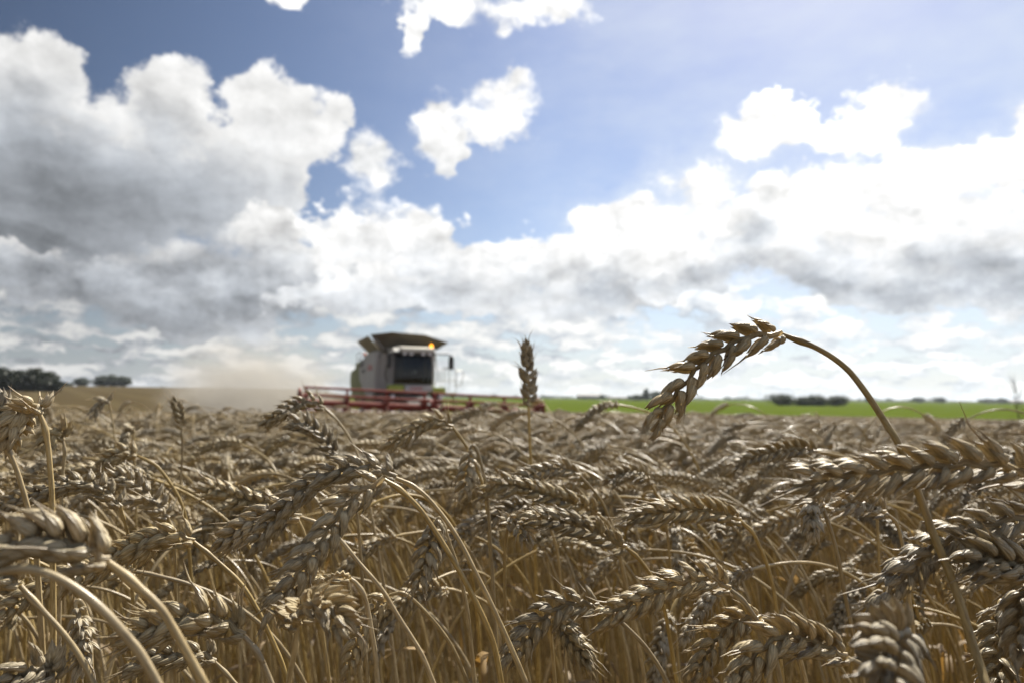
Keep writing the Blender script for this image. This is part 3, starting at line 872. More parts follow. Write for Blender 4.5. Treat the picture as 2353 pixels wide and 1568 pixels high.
# header with its two-section reel
HW = 5.75
head = part(MB().box(-HW, HW, -0.10, 0.0, 0.12, 0.62), 'header', M_RED, bevel=0.02)
head.location = (-0.09, -2.7, 0.07)
head.rotation_euler = (0, R(2.1), 0)
part(MB().box(-HW, HW, -1.35, -0.1, 0.06, 0.12), 'cutter_table', M_RED, head)
au = MB().tube([(-HW + 0.1, -0.5, 0.40), (HW - 0.1, -0.5, 0.40)], 0.17, 12)
for sgn, xa, xb in ((1, -HW + 0.2, -0.7), (-1, HW - 0.2, 0.7)):
    prev = None
    NS = 96
    for k in range(NS + 1):
        a = 2 * PI * k / 12 * sgn
        x = xa + (xb - xa) * k / NS
        c, s_ = math.cos(a), math.sin(a)
        cur = [(x, -0.5 + 0.16 * c, 0.40 + 0.16 * s_), (x, -0.5 + 0.29 * c, 0.40 + 0.29 * s_)]
        if prev:
            au.add([prev[0], prev[1], cur[1], cur[0]], [(0, 1, 2, 3)])
        prev = cur
part(au, 'feed_auger', M_STEEL, head)
for s in (-1, 1):
    xo = s * HW
    part(MB().prism([(0.05, 0.08), (-1.75, 0.10), (-2.15, 0.16), (-1.5, 0.62), (-1.3, 1.32), (-0.75, 1.45), (0.05, 0.7)], 'x', xo - 0.05, xo + 0.05), 'end_plate', M_RED, head, bevel=0.02)
    part(MB().prism([(-1.8, 0.1), (-2.7, 0.22), (-1.7, 0.8)], 'x', xo + s * 0.06, xo + s * 0.16), 'crop_divider', M_OLIVE, head, bevel=0.02)
RY, RZ, RR = -1.05, 0.82, 0.66
for (xa, xb) in ((-HW + 0.12, -0.12), (0.12, HW - 0.12)):
    reel = part(MB().tube([(xa, RY, RZ), (xb, RY, RZ)], 0.14, 14), 'reel', M_RED)
    reel.location = head.location
    reel.rotation_euler = head.rotation_euler
    ns = 4
    for k in range(ns):
        x = xa + 0.12 + (xb - xa - 0.24) * k / (ns - 1)
        sm = MB()
        pts = []
        for j in range(12):
            a = R(90) + j * R(30)
            rr_ = RR if j % 2 == 0 else 0.26
            if j % 2 == 0:
                for da in (-0.09, 0.09):
                    pts.append((RY + rr_ * math.cos(a + da), RZ + rr_ * math.sin(a + da)))
            else:
                pts.append((RY + rr_ * math.cos(a), RZ + rr_ * math.sin(a)))
        wd = 0.05 if k in (0, ns - 1) else 0.035
        sm.prism(pts, 'x', x - wd, x + wd)
        part(sm, 'spider', M_RED, reel)
    for j in range(6):
        a = R(90) + j * R(60)
        y, z = RY + RR * math.cos(a), RZ + RR * math.sin(a)
        bt = part(MB().tube([(xa, y, z), (xb, y, z)], 0.055, 8), 'reel_bat', M_RED, reel)
        tn = MB()
        nt = 38
        for t in range(nt):
            x = xa + 0.1 + (xb - xa - 0.2) * t / (nt - 1)
            tn.tube([(x, y, z - 0.02), (x, y + 0.05, z - 0.24)], [0.008, 0.005], 4, False)
        tag(part(tn, 'tines', M_STEEL, reel), kind='stuff')
for x in (-HW + 0.02, 0.0, HW - 0.02):
    part(MB().plate([(x - 0.05, 0.0, 0.6), (x - 0.05, RY, RZ + 0.08), (x - 0.05, RY, RZ - 0.08), (x - 0.05, 0.0, 0.45)], 0.1), 'reel_arm', M_RED, head)

# ------------------------------------------------------------------ wheat
def lemma_shape(rings, k):
    T = {9: [0, .07, .18, .34, .52, .68, .81, .92, 1.0], 6: [0, .14, .36, .62, .84, 1.0], 4: [0, .28, .66, 1.0]}[rings]
    prof = np.interp(T, [0, .07, .18, .34, .52, .68, .81, .92, 1.0], [.36, .74, .97, 1.0, .86, .61, .34, .145, .02])
    a = 2 * PI * np.arange(k) / k
    return np.array(T), prof, a

def lemmas(base, d, o, L, w, th, bend, rings=9, k=10):
    """almond-shaped husks with a keel and a beak; arrays over M husks"""
    M = len(base)
    T, prof, a = lemma_shape(rings, k)
    d = d / np.linalg.norm(d, axis=1, keepdims=True)
    o = o - d * (o * d).sum(1, keepdims=True)
    o = o / np.linalg.norm(o, axis=1, keepdims=True)
    t = np.cross(d, o)
    ca, sa = np.cos(a), np.sin(a)
    # flatter inside, keeled outside
    keel = np.where(sa > 0, sa * (1 + 0.12 * np.clip(sa, 0, 1) ** 6), sa * 0.55)
    ax = T[None, :] * L[:, None]
    off = (bend * L)[:, None] * (T[None, :] ** 1.7) - (0.05 * L)[:, None] * np.sin(PI * T)[None, :] * -1.0
    ctr = base[:, None, :] + d[:, None, :] * ax[..., None] + o[:, None, :] * off[..., None]
    rw = prof[None, :, None] * ca[None, None, :] * (w / 2)[:, None, None]
    ro = prof[None, :, None] * keel[None, None, :] * (th / 2)[:, None, None]
    V = ctr[:, :, None, :] + t[:, None, None, :] * rw[..., None] + o[:, None, None, :] * ro[..., None]
    V = V.reshape(-1, 3)
    i, j = np.meshgrid(np.arange(rings - 1), np.arange(k), indexing='ij')
    q0 = np.stack([i * k + j, i * k + (j + 1) % k, (i + 1) * k + (j + 1) % k, (i + 1) * k + j], -1).reshape(-1, 4)
    uu = np.stack([j / k, (j + 1) / k, (j + 1) / k, j / k], -1).reshape(-1, 4)
    vv = np.stack([T[i], T[i], T[i + 1], T[i + 1]], -1).reshape(-1, 4)
    Q = (q0[None] + (np.arange(M) * rings * k)[:, None, None]).reshape(-1, 4)
    UV = np.broadcast_to(np.stack([uu, vv], -1)[None], (M,) + uu.shape + (2,)).reshape(-1, 2)
    return V, Q, UV

def frames(P, up0):
    """tangents and a width direction carried along the polyline"""
    T = np.gradient(P, axis=0)
    T /= np.linalg.norm(T, axis=1, keepdims=True)
    Wd = np.zeros_like(P)
    u = up0 - T[0] * np.dot(up0, T[0])
    if np.linalg.norm(u) < 1e-6:
        u = np.cross(T[0], [0.3, 0.9, 0.1])
    u /= np.linalg.norm(u)
    for i in range(len(P)):
        u = u - T[i] * np.dot(u, T[i])
        u /= np.linalg.norm(u)
        Wd[i] = u
    return T, Wd, np.cross(T, Wd)

def np_tube(P, rad, k=8, vscale=10.0, flat=None):
    T, Wd, N_ = frames(P, np.array([0.31, -0.9, 0.2]))
    a = 2 * PI * np.arange(k) / k
    V = P[:, None, :] + (Wd[:, None, :] * np.cos(a)[None, :, None] + N_[:, None, :] * np.sin(a)[None, :, None]) * np.asarray(rad)[:, None, None]
    n = len(P)
    s = np.concatenate([[0], np.cumsum(np.linalg.norm(np.diff(P, axis=0), axis=1))]) * vscale
    i, j = np.meshgrid(np.arange(n - 1), np.arange(k), indexing='ij')
    Q = np.stack([i * k + j, i * k + (j + 1) % k, (i + 1) * k + (j + 1) % k, (i + 1) * k + j], -1).reshape(-1, 4)
    U = np.stack([j / k, (j + 1) / k, (j + 1) / k, j / k], -1).reshape(-1, 4)
    Vv = np.stack([s[i], s[i], s[i + 1], s[i + 1]], -1).reshape(-1, 4)
    return V.reshape(-1, 3), Q, np.stack([U, Vv], -1).reshape(-1, 2)

def merge(chunks):
    vs, qs, us, off = [], [], [], 0
    for v, q_, u in chunks:
        vs.append(v); qs.append(q_ + off); us.append(u)
        off += len(v)
    return np.concatenate(vs), np.concatenate(qs), np.concatenate(us)

def resample(P, n):
    s = np.concatenate([[0], np.cumsum(np.linalg.norm(np.diff(P, axis=0), axis=1))])
    t = np.linspace(0, s[-1], n)
    return np.stack([np.interp(t, s, P[:, i]) for i in range(3)], 1), s[-1]

def spline(P, m=10):
    P = np.asarray(P, dtype=float)
    X = np.vstack([2 * P[0] - P[1], P, 2 * P[-1] - P[-2]])
    out = []
    for i in range(1, len(X) - 2):
        for t in np.linspace(0, 1, m, endpoint=False):
            a, b, c, d = X[i - 1], X[i], X[i + 1], X[i + 2]
            out.append(0.5 * ((2 * b) + (c - a) * t + (2 * a - 5 * b + 4 * c - d) * t * t + (3 * b - a - 3 * c + d) * t ** 3))
    out.append(P[-1])
    return np.array(out)

def make_ear(P, rg, width_dir, g=1.0, awn=0.12, awnlen=(0.003, 0.011), open_=1.0, q='h', keep=None, low=3):
    """an ear along the polyline P (collar to tip): alternate spikelets in two rows, each of glumes and florets"""
    P, Lt = resample(np.asarray(P), 60)
    n = max(9, int(round(Lt / (0.0038 * g))))
    if q == 'l':
        n = 12
    T, Wd, N_ = frames(P, width_dir)
    rings, k = {'h': (9, 10), 'm': (6, 6), 'l': (4, 4)}[q]
    B, D, O, LL, WW, TH, BD = [], [], [], [], [], [], []
    awns = []
    ph = rg.random(4) * 6
    for i in range(n + 1):
        last = i == n
        f = i / n
        if keep is not None and not last and i not in keep:
            continue
        x = f * max(0.80, 1 - 0.0088 * g / Lt) * (len(P) - 1)
        i0 = min(int(x), len(P) - 2)
        fr = x - i0
        C = P[i0] * (1 - fr) + P[i0 + 1] * fr
        Tt, Ww, Nn = T[i0], Wd[i0], N_[i0]
        tw = 0.10 * math.sin(ph[0] + 5 * f) + 0.05 * rg.normal()
        Ww, Nn = Ww * math.cos(tw) + Nn * math.sin(tw), Nn * math.cos(tw) - Ww * math.sin(tw)
        s = 1 if i % 2 == 0 else -1
        size = g * np.interp(f, [0, .12, .3, .7, .9, 1], [.70, .92, 1.0, 1.0, .86, .78]) * (1 + 0.06 * rg.normal())
        ang = R(np.interp(f, [0, .5, 1], [37, 34, 20])) * open_ * (1 + 0.20 * rg.normal())
        if last:
            ang = 0.0
        dsp = Tt * math.cos(ang) + Ww * s * math.sin(ang)
        osp = Ww * s * math.cos(ang) - Tt * math.sin(ang)
        if q == 'l':
            spec = [(1.0, 0.0, .0084, .0048, .0042, .0006, .3), (-1.0, 0.0, .0084, .0048, .0042, .0006, .3), (0.0, 1.0, .0084, .0044, .0038, .0018, .0)]
        else:
            spec = [(1.0, 0.0, .0074, .0042, .0031, .0002, 0.9), (-1.0, 0.0, .0074, .0042, .0031, .0002, 0.9),
                    (0.62, .55, .0088, .0041, .0035, .0019, .55), (-0.62, .55, .0088, .0041, .0035, .0019, .55), (0.0, 1.0, .0080, .0037, .0033, .0032, .0)]
            if q == 'm':
                spec = spec[:2] + [spec[4]] if rg.random() < 0.35 else spec
        for (sn, so, L, w, th, adv, spl) in spec:
            nn = sn * R(24) * open_ * (1 + 0.3 * rg.normal()) + R(3.5) * rg.normal()
            dd = dsp * math.cos(nn) + Nn * math.sin(nn)
            oo = Nn * sn * (0.9 if abs(sn) > 0.9 else 0.6) + osp * (0.55 + 0.7 * so)
            dd = dd + osp * 0.07 * rg.normal() + Nn * 0.04 * rg.normal()
            b = C + dsp * adv * g + Nn * sn * 0.0013 * g + Ww * s * 0.0011 * g
            lf = size * (1 + 0.10 * rg.normal())
            B.append(b); D.append(dd); O.append(oo)
            LL.append(L * lf); WW.append(w * size * (1 + 0.08 * rg.normal())); TH.append(th * size); BD.append(-0.05 + 0.07 * rg.normal())
            if q != 'l':
                pr = awn * (1.0 if f < 0.6 else 2.0)
                ln = rg.uniform(*awnlen) if rg.random() < pr else (0.0022 * g if rg.random() < 0.35 and q == 'h' else 0)
                if ln:
                    awns.append((b, dd, oo, L * lf, ln, BD[-1]))
    chunks = [lemmas(np.array(B), np.array(D), np.array(O), np.array(LL), np.array(WW), np.array(TH), np.array(BD), rings, k)]
    for (b, dd, oo, L, ln, bd) in awns:
        dd = dd / np.linalg.norm(dd)
        oo = oo - dd * np.dot(oo, dd)
        oo /= np.linalg.norm(oo)
        p0 = b + dd * L * 0.90 + oo * bd * L * 0.84
        cu = rg.normal(size=3) * 0.16
        pts = np.array([p0, p0 + (dd + cu * 0.2) * ln * 0.45, p0 + (dd + cu) * (ln + L * 0.1)])
        v, q_, u = np_tube(pts, np.array([0.00042, 0.00026, 0.00006]) * g, 4)
        u = u * 0 + np.array([0.5, 0.93])
        chunks.append((v, q_, u))
    if q != 'l':
        zig = P[:: 4] + Wd[:: 4] * (0.0006 * ((np.arange(len(P[:: 4])) % 2) * 2 - 1))[:, None]
        v, q_, u = np_tube(zig, np.linspace(0.0013, 0.0007, len(zig)) * g, 6 if q == 'h' else 4)
        chunks.append((v, q_, u * np.array([1, 0.05])))
    return merge(chunks), Lt

def to_ground(P, z_fn, step=0.025, pull=0.10):
    """carry a stem on from its last point down to the soil, straightening towards the vertical"""
    P = [np.asarray(p) for p in P]
    d = P[-1] - P[-2]
    d /= np.linalg.norm(d)
    if d[2] > -0.25:
        d[2] = -0.25
    for _ in range(200):
        d = d + np.array([0, 0, -1.0]) * pull
        d /= np.linalg.norm(d)
        p = P[-1] + d * step
        P.append(p)
        if p[2] < z_fn(p[0], p[1]) - 0.01:
            break
    return np.array(P)

def make_stem(P, rg, g=1.0, k=8, knots=True):
    """peduncle, nodes and lower culm as one tapering tube"""
    s = np.concatenate([[0], np.cumsum(np.linalg.norm(np.diff(P, axis=0), axis=1))])
    r = np.interp(s, [0, 0.02, 0.10, 0.35, 0.8], [0.00095, 0.00112, 0.00135, 0.0016, 0.0018]) * g
    if knots:
        s0 = 0.13 + 0.12 * rg.random()                                   # the leaf sheath wraps the culm from here down
        r = r * (1 + 0.20 / (1 + np.exp(-np.clip((s - s0) / 0.0012, -40, 40))))
        r = r * (1 + 0.42 * np.exp(-((s - 0.007) / 0.003) ** 2))        # collar under the ear
        for kn in (0.30 + 0.06 * rg.random(), 0.52 + 0.05 * rg.random()):
            r = r * (1 + 0.55 * np.exp(-((s - kn) / 0.006) ** 2))
    return np_tube(P, r, k)

def make_leaf(base, az, L, w, rg, n=12):
    """a dry curled leaf blade hanging from the stem"""
    d = np.array([math.cos(az) * 0.6, math.sin(az) * 0.6, 0.8])
    side = np.array([-math.sin(az), math.cos(az), 0.0])
    p = np.array(base, dtype=float)
    V, tw = [], rg.normal() * 0.8
    for i in range(n):
        t = i / (n - 1)
        ww = w * (1 - t ** 2.2) * (0.55 + 0.45 * math.sin(PI * min(1, t * 2 + 0.3)))
        a = tw * t * 3
        up = np.cross(side, d)
        sd = side * math.cos(a) + up * math.sin(a)
        fold = np.cross(sd, d) * ww * 0.22
        V += [p - sd * ww / 2 + fold, p, p + sd * ww / 2 + fold]
        d = d + np.array([0, 0, -0.26 - 0.1 * rg.random()]) + rg.normal(size=3) * 0.07
        d /= np.linalg.norm(d)
        p = p + d * L / n
    V = np.array(V)
    Q, U = [], []
    for i in range(n - 1):
        for j in range(2):
            Q.append((i * 3 + j, i * 3 + j + 1, i * 3 + j + 4, i * 3 + j + 3))
            U += [(j / 2, i / n), ((j + 1) / 2, i / n), ((j + 1) / 2, (i + 1) / n), (j / 2, (i + 1) / n)]
    return V, np.array(Q), np.array(U)

# --- the ears one can point at: polylines read off the photograph, each given its own distance
def C1(x, y): return 638.4 + x * .2856, 705.6 + y * .2856
def C2(x, y): return x * .2572, 806.4 + y * .2572
def C3(x, y): return x * .2713, 1142.4 + y * .2713
def C4(x, y): return 537.6 + x * .3571, 1008 + y * .3571
def C5(x, y): return 1075.2 + x * .3571, 1008 + y * .3571
def C6(x, y): return 1680 + x * .3571, 1008 + y * .3571
def C7(x, y): return 1411.2 + x * .2856, 705.6 + y * .2856
def C0(x, y): return x, y
def pts(fn, *xy): return [fn(xy[i], xy[i + 1]) for i in range(0, len(xy), 2)]

HEROES = [
 # label, ear pixels (collar first), stem pixels (collar first), depth at collar / tip / stem end, roll, options
 ('tall arching ear standing against the sky at the right, on a long bent stem',
  pts(C7, 1345, 218, 1200, 225, 1050, 245, 900, 320, 770, 400, 650, 510, 540, 640, 430, 780, 345, 920, 275, 1070),
  pts(C7, 1345, 218, 1450, 258, 1600, 315, 1750, 400, 1880, 505, 1990, 640, 2100, 800, 2200, 960, 2290, 1110) + pts(C6, 1230, 420, 1310, 640, 1400, 850, 1470, 1050, 1540, 1280, 1600, 1460, 1640, 1580),
  .262, .255, .205, 15, dict(g=1.2, awn=.08, open_=.78)),
 ('large level ear crossing in front of the tall bent stem, entering from the right edge',
  pts(C6, 1960, 260, 1860, 200, 1700, 165, 1500, 160, 1300, 172, 1100, 190, 900, 210, 700, 225, 550, 255, 420, 300, 335, 350),
  pts(C6, 1960, 260, 2040, 340, 2110, 470, 2170, 650, 2220, 900, 2260, 1200, 2280, 1500), .205, .215, .215, 10, dict(g=1.12, awn=.16, awnlen=(.004, .016))),
 ('ear nodding down left behind the tall stem at right, below the level ear',
  pts(C6, 1960, 500, 1860, 500, 1700, 535, 1500, 595, 1310, 690, 1160, 810, 1050, 930, 965, 1080, 905, 1190),
  pts(C6, 1960, 500, 2050, 540, 2130, 640, 2190, 800, 2230, 1000, 2260, 1300, 2270, 1500), .235, .23, .235, -12, dict(g=1.1, awn=.16)),
 ('short pale ear with dark split husks pointing left at the right picture edge',
  pts(C6, 2010, 870, 1900, 830, 1780, 800, 1650, 770, 1560, 770, 1480, 775), pts(C6, 2010, 870, 2080, 960, 2120, 1100, 2150, 1400), .225, .22, .23, 30, dict(g=1.25, awn=.3)),
 ('ear hanging straight down at lower right, its husks spread to both sides',
  pts(C6, 1720, 1080, 1722, 1180, 1730, 1300, 1725, 1430, 1710, 1560, 1690, 1680), pts(C6, 1720, 1080, 1735, 1040, 1775, 1060, 1800, 1180, 1815, 1350, 1830, 1600), .275, .25, .285, 5, dict(g=1.1, open_=1.3)),
 ('broad ear hanging down along the lower right picture edge',
  pts(C6, 1930, 860, 1900, 960, 1885, 1080, 1880, 1200, 1870, 1330, 1850, 1450), pts(C6, 1930, 860, 1960, 810, 2020, 800, 2080, 900, 2120, 1200, 2140, 1500), .24, .225, .25, 40, dict(g=1.1, open_=1.15)),
 ('blurred nearest ear at the bottom right, arched over towards the viewer',
  pts(C6, 1130, 1240, 1060, 1260, 1020, 1340, 1000, 1440, 990, 1560, 985, 1700), pts(C6, 1130, 1240, 1170, 1300, 1200, 1450, 1220, 1700), .175, .145, .19, 8, dict(g=1.15, open_=1.35)),
 ('pale plump ear at the bottom right, left of the nearest blurred one, drooping left',
  pts(C6, 735, 1400, 600, 1325, 450, 1275, 330, 1265, 215, 1330, 120, 1430, 40, 1540, -30, 1660), pts(C6, 735, 1400, 830, 1450, 900, 1510, 960, 1620), .25, .24, .25, 18, dict(g=1.15)),
 ('ear drooping steeply left at the bottom, directly behind the pale plump one',
  pts(C6, 190, 1148, 100, 1150, 0, 1190, -80, 1270, -150, 1370, -215, 1480, -270, 1600), pts(C6, 190, 1148, 250, 1165, 340, 1235, 420, 1350, 480, 1560), .29, .28, .30, 12, dict()),
 ('long ear in the lower middle right, its tip touching a lower ear',
  pts(C5, 1680, 962, 1590, 905, 1480, 895, 1350, 925, 1230, 972, 1110, 1030, 985, 1085, 885, 1150, 810, 1240), pts(C5, 1680, 962, 1760, 1030, 1830, 1120, 1880, 1200) + pts(C6, 220, 1260, 280, 1400, 320, 1580), .285, .28, .285, 5, dict(g=1.08)),
 ('ear at the bottom middle drooping left, its collar behind the tip of a longer ear',
  pts(C5, 840, 1072, 740, 1052, 625, 1062, 530, 1112, 430, 1190, 350, 1290, 280, 1390, 225, 1500), pts(C5, 840, 1072, 930, 1120, 1000, 1190, 1120, 1310, 1220, 1450, 1290, 1580), .30, .29, .30, -10, dict(g=1.1)),
 ('small dark ear hanging to the lower right under the bottom middle ear',
  pts(C5, 575, 1165, 625, 1230, 690, 1310, 750, 1390, 790, 1460), pts(C5, 575, 1165, 545, 1150, 530, 1200, 540, 1350, 560, 1580), .335, .32, .34, 30, dict(awn=.3)),
 ('level ear in the middle right, held almost straight with its tip to the left',
  pts(C5, 1750, 522, 1680, 488, 1560, 462, 1440, 450, 1300, 458, 1180, 475, 1080, 495, 970, 535), pts(C5, 1750, 522, 1830, 600, 1870, 680, 1920, 800, 1970, 1000, 2000, 1300), .365, .36, .37, 5, dict(g=1.1, awn=.3)),
 ('ear sloping up to the left across the middle, dark husks along its lower left',
  pts(C5, 1015, 695, 930, 650, 820, 592, 700, 545, 560, 515, 430, 500, 340, 485), pts(C5, 1015, 695, 1090, 760, 1160, 850, 1210, 940, 1260, 1080, 1300, 1300), .37, .365, .38, -15, dict(g=1.1)),
 ('ear sloping up left just above the dark-husked one, curling over at its tip',
  pts(C5, 845, 490, 760, 440, 660, 400, 560, 370, 440, 335, 330, 305, 210, 290, 120, 335, 50, 400), pts(C5, 845, 490, 900, 540, 950, 640, 990, 800), .425, .415, .43, 0, dict(g=1.15)),
 ('ear bending left above two sloping ears in the centre right',
  pts(C5, 720, 235, 650, 198, 580, 185, 480, 205, 360, 245, 260, 255), pts(C5, 720, 235, 780, 300, 850, 385, 900, 490, 950, 640, 1000, 900), .44, .435, .45, 10, dict()),
 ('ear in the centre pointing left, just right of the two long central stems',
  pts(C5, 420, 445, 330, 432, 250, 462, 180, 502, 110, 535, 40, 545), pts(C5, 420, 445, 480, 490, 540, 600, 580, 760, 600, 1000), .45, .44, .46, 20, dict()),
 ('ear folded over right at the top of a straight pale stem in the centre',
  pts(C5, 262, 540, 272, 520, 300, 520, 340, 560, 370, 620, 385, 690), pts(C5, 262, 540, 245, 620, 236, 720, 235, 900, 238, 1100), .38, .36, .385, 25, dict(open_=1.15)),
 ('bleached fluffy ear arching left in the middle right, its back glowing in the sun',
  pts(C5, 1175, 285, 1130, 235, 1070, 215, 990, 230, 920, 262, 870, 310), pts(C5, 1175, 285, 1210, 350, 1240, 410, 1270, 520, 1290, 700), .50, .49, .51, 60, dict(open_=1.35, awn=.4)),
 ('upper ear of the central pair, drooping left from the taller bent stem',
  pts(C4, 1040, 248, 960, 196, 880, 176, 760, 186, 640, 208, 545, 255, 445, 330, 355, 415, 275, 505, 200, 600, 138, 678, 88, 745),
  pts(C4, 1040, 248, 1130, 290, 1220, 352, 1300, 440, 1380, 545, 1470, 690, 1560, 870, 1650, 1050, 1730, 1225, 1810, 1405, 1880, 1570), .276, .285, .27, 0, dict(g=1.0, awn=.1, open_=.85)),
 ('lower ear of the central pair, hanging steeply with grey husks in a zigzag',
  pts(C4, 965, 258, 900, 285, 820, 335, 740, 395, 670, 475, 610, 575, 540, 680, 460, 785, 385, 915, 300, 1040, 245, 1140, 200, 1250),
  pts(C4, 965, 258, 1060, 318, 1170, 420, 1260, 540, 1350, 680, 1440, 830, 1520, 980, 1600, 1140, 1670, 1320, 1720, 1570), .266, .245, .272, -5, dict(g=1.08, awn=.1, open_=.95)),
 ('small dark ear hanging straight down just left of the central stems',
  pts(C4, 1300, 520, 1275, 600, 1250, 700, 1228, 800, 1200, 900, 1150, 1010), pts(C4, 1300, 520, 1325, 505, 1350, 560, 1390, 680, 1440, 830, 1500, 1100, 1540, 1500), .33, .315, .335, 10, dict(awn=.2)),
 ('pale glowing ear at the bottom centre left, twisting right on a straight upright stem',
  pts(C4, 408, 1190, 430, 1090, 480, 1045, 560, 1055, 630, 1110, 690, 1190, 740, 1290), pts(C4, 408, 1190, 400, 1270, 385, 1380, 345, 1590), .225, .20, .225, 30, dict(g=1.05, open_=1.3)),
 ('stripped ear with only a few husks left on a bare curved rachis',
  pts(C4, 745, 895, 700, 865, 650, 870, 610, 890, 570, 905, 535, 900), pts(C4, 745, 895, 790, 930, 845, 1030, 885, 1240, 910, 1400, 925, 1580), .285, .28, .285, 0, dict(keep=(0, 9, 11, 12), g=1.1)),
 ('pale ear at middle left of the central pair, half hidden behind its drooping tips',
  pts(C4, 430, 500, 310, 455, 160, 510, 50, 580, -50, 660, -130, 740), pts(C4, 430, 500, 520, 535, 620, 595, 700, 665, 800, 790, 950, 965, 1050, 1130, 1200, 1370, 1280, 1560), .325, .32, .325, 15, dict(g=1.1)),
 ('ear hanging low among the stems at the bottom centre, below a looped stem',
  pts(C4, 1000, 1000, 940, 1050, 880, 1130, 825, 1225, 780, 1340, 740, 1450, 700, 1550), pts(C4, 1000, 1000, 1075, 988, 1150, 1030, 1240, 1120, 1340, 1240, 1420, 1370, 1500, 1560), .335, .325, .34, 0, dict()),
 ('big blurred ear at the left edge with fat husks, on the thick front stem',
  pts(C3, 905, 540, 790, 450, 650, 405, 480, 375, 300, 355, 100, 385, -110, 440), pts(C3, 905, 540, 1040, 640, 1150, 740, 1280, 850, 1380, 960, 1455, 1085, 1530, 1215, 1620, 1375, 1740, 1590), .168, .16, .168, 10, dict(g=1.12, open_=1.1)),
 ('blurred thick bare stem at lower left whose ear hangs outside the left edge',
  pts(C3, -90, 655, -230, 720, -370, 830, -480, 960, -560, 1110), pts(C3, -90, 655, 0, 628, 140, 605, 280, 608, 450, 660, 620, 755, 800, 890, 960, 1045, 1085, 1190, 1200, 1335, 1340, 1590), .155, .15, .16, 0, dict(g=1.1)),
 ('ear at lower left with one broken spikelet at its collar, drooping left',
  pts(C3, 1640, 372, 1540, 318, 1410, 310, 1260, 360, 1110, 425, 980, 490, 850, 565, 760, 650), pts(C3, 1640, 372, 1760, 470, 1900, 590, 2020, 705, 2110, 830, 2229, 1040) + pts(C4, 230, 1260, 300, 1420, 350, 1580), 0.287, 0.282, 0.287, 15, dict(g=1.05)),
 ('bright spiky ear at the bottom left drooping left from a knobbly stem',
  pts(C3, 2060, 1170, 1965, 1085, 1850, 1035, 1700, 1000, 1550, 1020, 1400, 1070, 1250, 1130, 1100, 1185, 920, 1260), pts(C3, 2060, 1170, 2150, 1270, 2229, 1400) + pts(C4, 130, 1340, 190, 1450, 240, 1570), .235, .23, .235, 20, dict(g=1.1, open_=1.2, awn=.3)),
 ('ear low at the bottom left, second from the bottom edge, with a curled brown collar',
  pts(C3, 1815, 1385, 1740, 1325, 1600, 1325, 1450, 1335, 1300, 1365, 1150, 1430, 1000, 1520), pts(C3, 1815, 1385, 1885, 1455, 2010, 1590), 0.306, 0.300, 0.306, 30, dict()),
 ('pale ear cut off by the bottom edge in the left corner',
  pts(C3, 440, 1560, 400, 1470, 310, 1445, 210, 1470, 100, 1530, 10, 1600), pts(C3, 440, 1560, 450, 1640, 460, 1800), 0.250, 0.237, 0.250, 30, dict(g=1.15, open_=1.2)),
 ('ear hanging straight down at lower left between two thick blurred stems',
  pts(C3, 650, 960, 680, 1060, 700, 1170, 705, 1290, 690, 1400, 650, 1510), pts(C3, 650, 960, 640, 900, 670, 870, 720, 950, 760, 1150, 780, 1590), 0.316, 0.299, 0.322, 60, dict(open_=1.2)),
 ('straight slanted shiny stem at lower left, its ear behind the fat blurred ear',
  pts(C3, 165, 735, 90, 680, -10, 660, -120, 690, -230, 760), pts(C3, 165, 735, 310, 900, 500, 1105, 680, 1350, 800, 1590), .22, .215, .22, 10, dict()),
 ('tall pale ear at the far left, folded down behind its own upright stem',
  pts(C2, 355, 560, 335, 500, 280, 475, 215, 520, 160, 620, 105, 740, 65, 860), pts(C2, 355, 560, 395, 660, 428, 830, 448, 1050, 465, 1300) + pts(C3, 440, 300, 450, 750, 450, 1300, 450, 1600), 0.280, 0.280, 0.280, 40, dict(g=1.1, open_=1.25)),
 ('bright stem and ear base cut by the left picture edge, leaning out of frame',
  pts(C2, 20, 720, 10, 630, -12, 560, -60, 500, -130, 470), pts(C2, 20, 720, 55, 840, 135, 1020, 200, 1220, 262, 1450) + pts(C3, 300, 400, 330, 800, 360, 1300, 370, 1600), 0.277, 0.277, 0.285, 20, dict(g=1.05)),
 ('sunlit ear drooping left behind two upright stems at the left edge',
  pts(C2, 1075, 1390, 1005, 1300, 890, 1215, 760, 1180, 610, 1185, 460, 1235, 260, 1290, 60, 1370, -60, 1440), pts(C2, 1075, 1390, 1105, 1500) + pts(C3, 1030, 140, 1055, 200, 1085, 330, 1110, 600, 1130, 1000, 1140, 1500), 0.370, 0.370, 0.398, 10, dict(g=1.0, open_=1.15)),
 ('ear with bright upturned husks sloping down right, right of the sunlit left ear',
  pts(C2, 1500, 1490, 1420, 1370, 1290, 1250, 1160, 1160, 1040, 1095, 950, 1075), pts(C2, 1500, 1490, 1540, 1600, 1560, 1800, 1570, 2100), 0.392, 0.392, 0.406, 20, dict(open_=1.25)),
 ('small bent ear on a curved stem just right of the tall far-left ear',
  pts(C2, 562, 790, 545, 715, 505, 690, 460, 720, 430, 800, 410, 890), pts(C2, 562, 790, 578, 880, 572, 980, 560, 1080, 550, 1250, 545, 1600), 0.416, 0.408, 0.416, 20, dict(open_=1.1)),
 ('hooked ear rising above the wheat against the stubble field at the left',
  pts(C2, 975, 460, 950, 425, 905, 455, 860, 510, 830, 570, 810, 620), pts(C2, 975, 460, 995, 560, 1015, 680, 1030, 850, 1040, 1200), 0.775, 0.759, 0.775, 20, dict()),
 ('ear folded down behind a thin upright stem in the left middle',
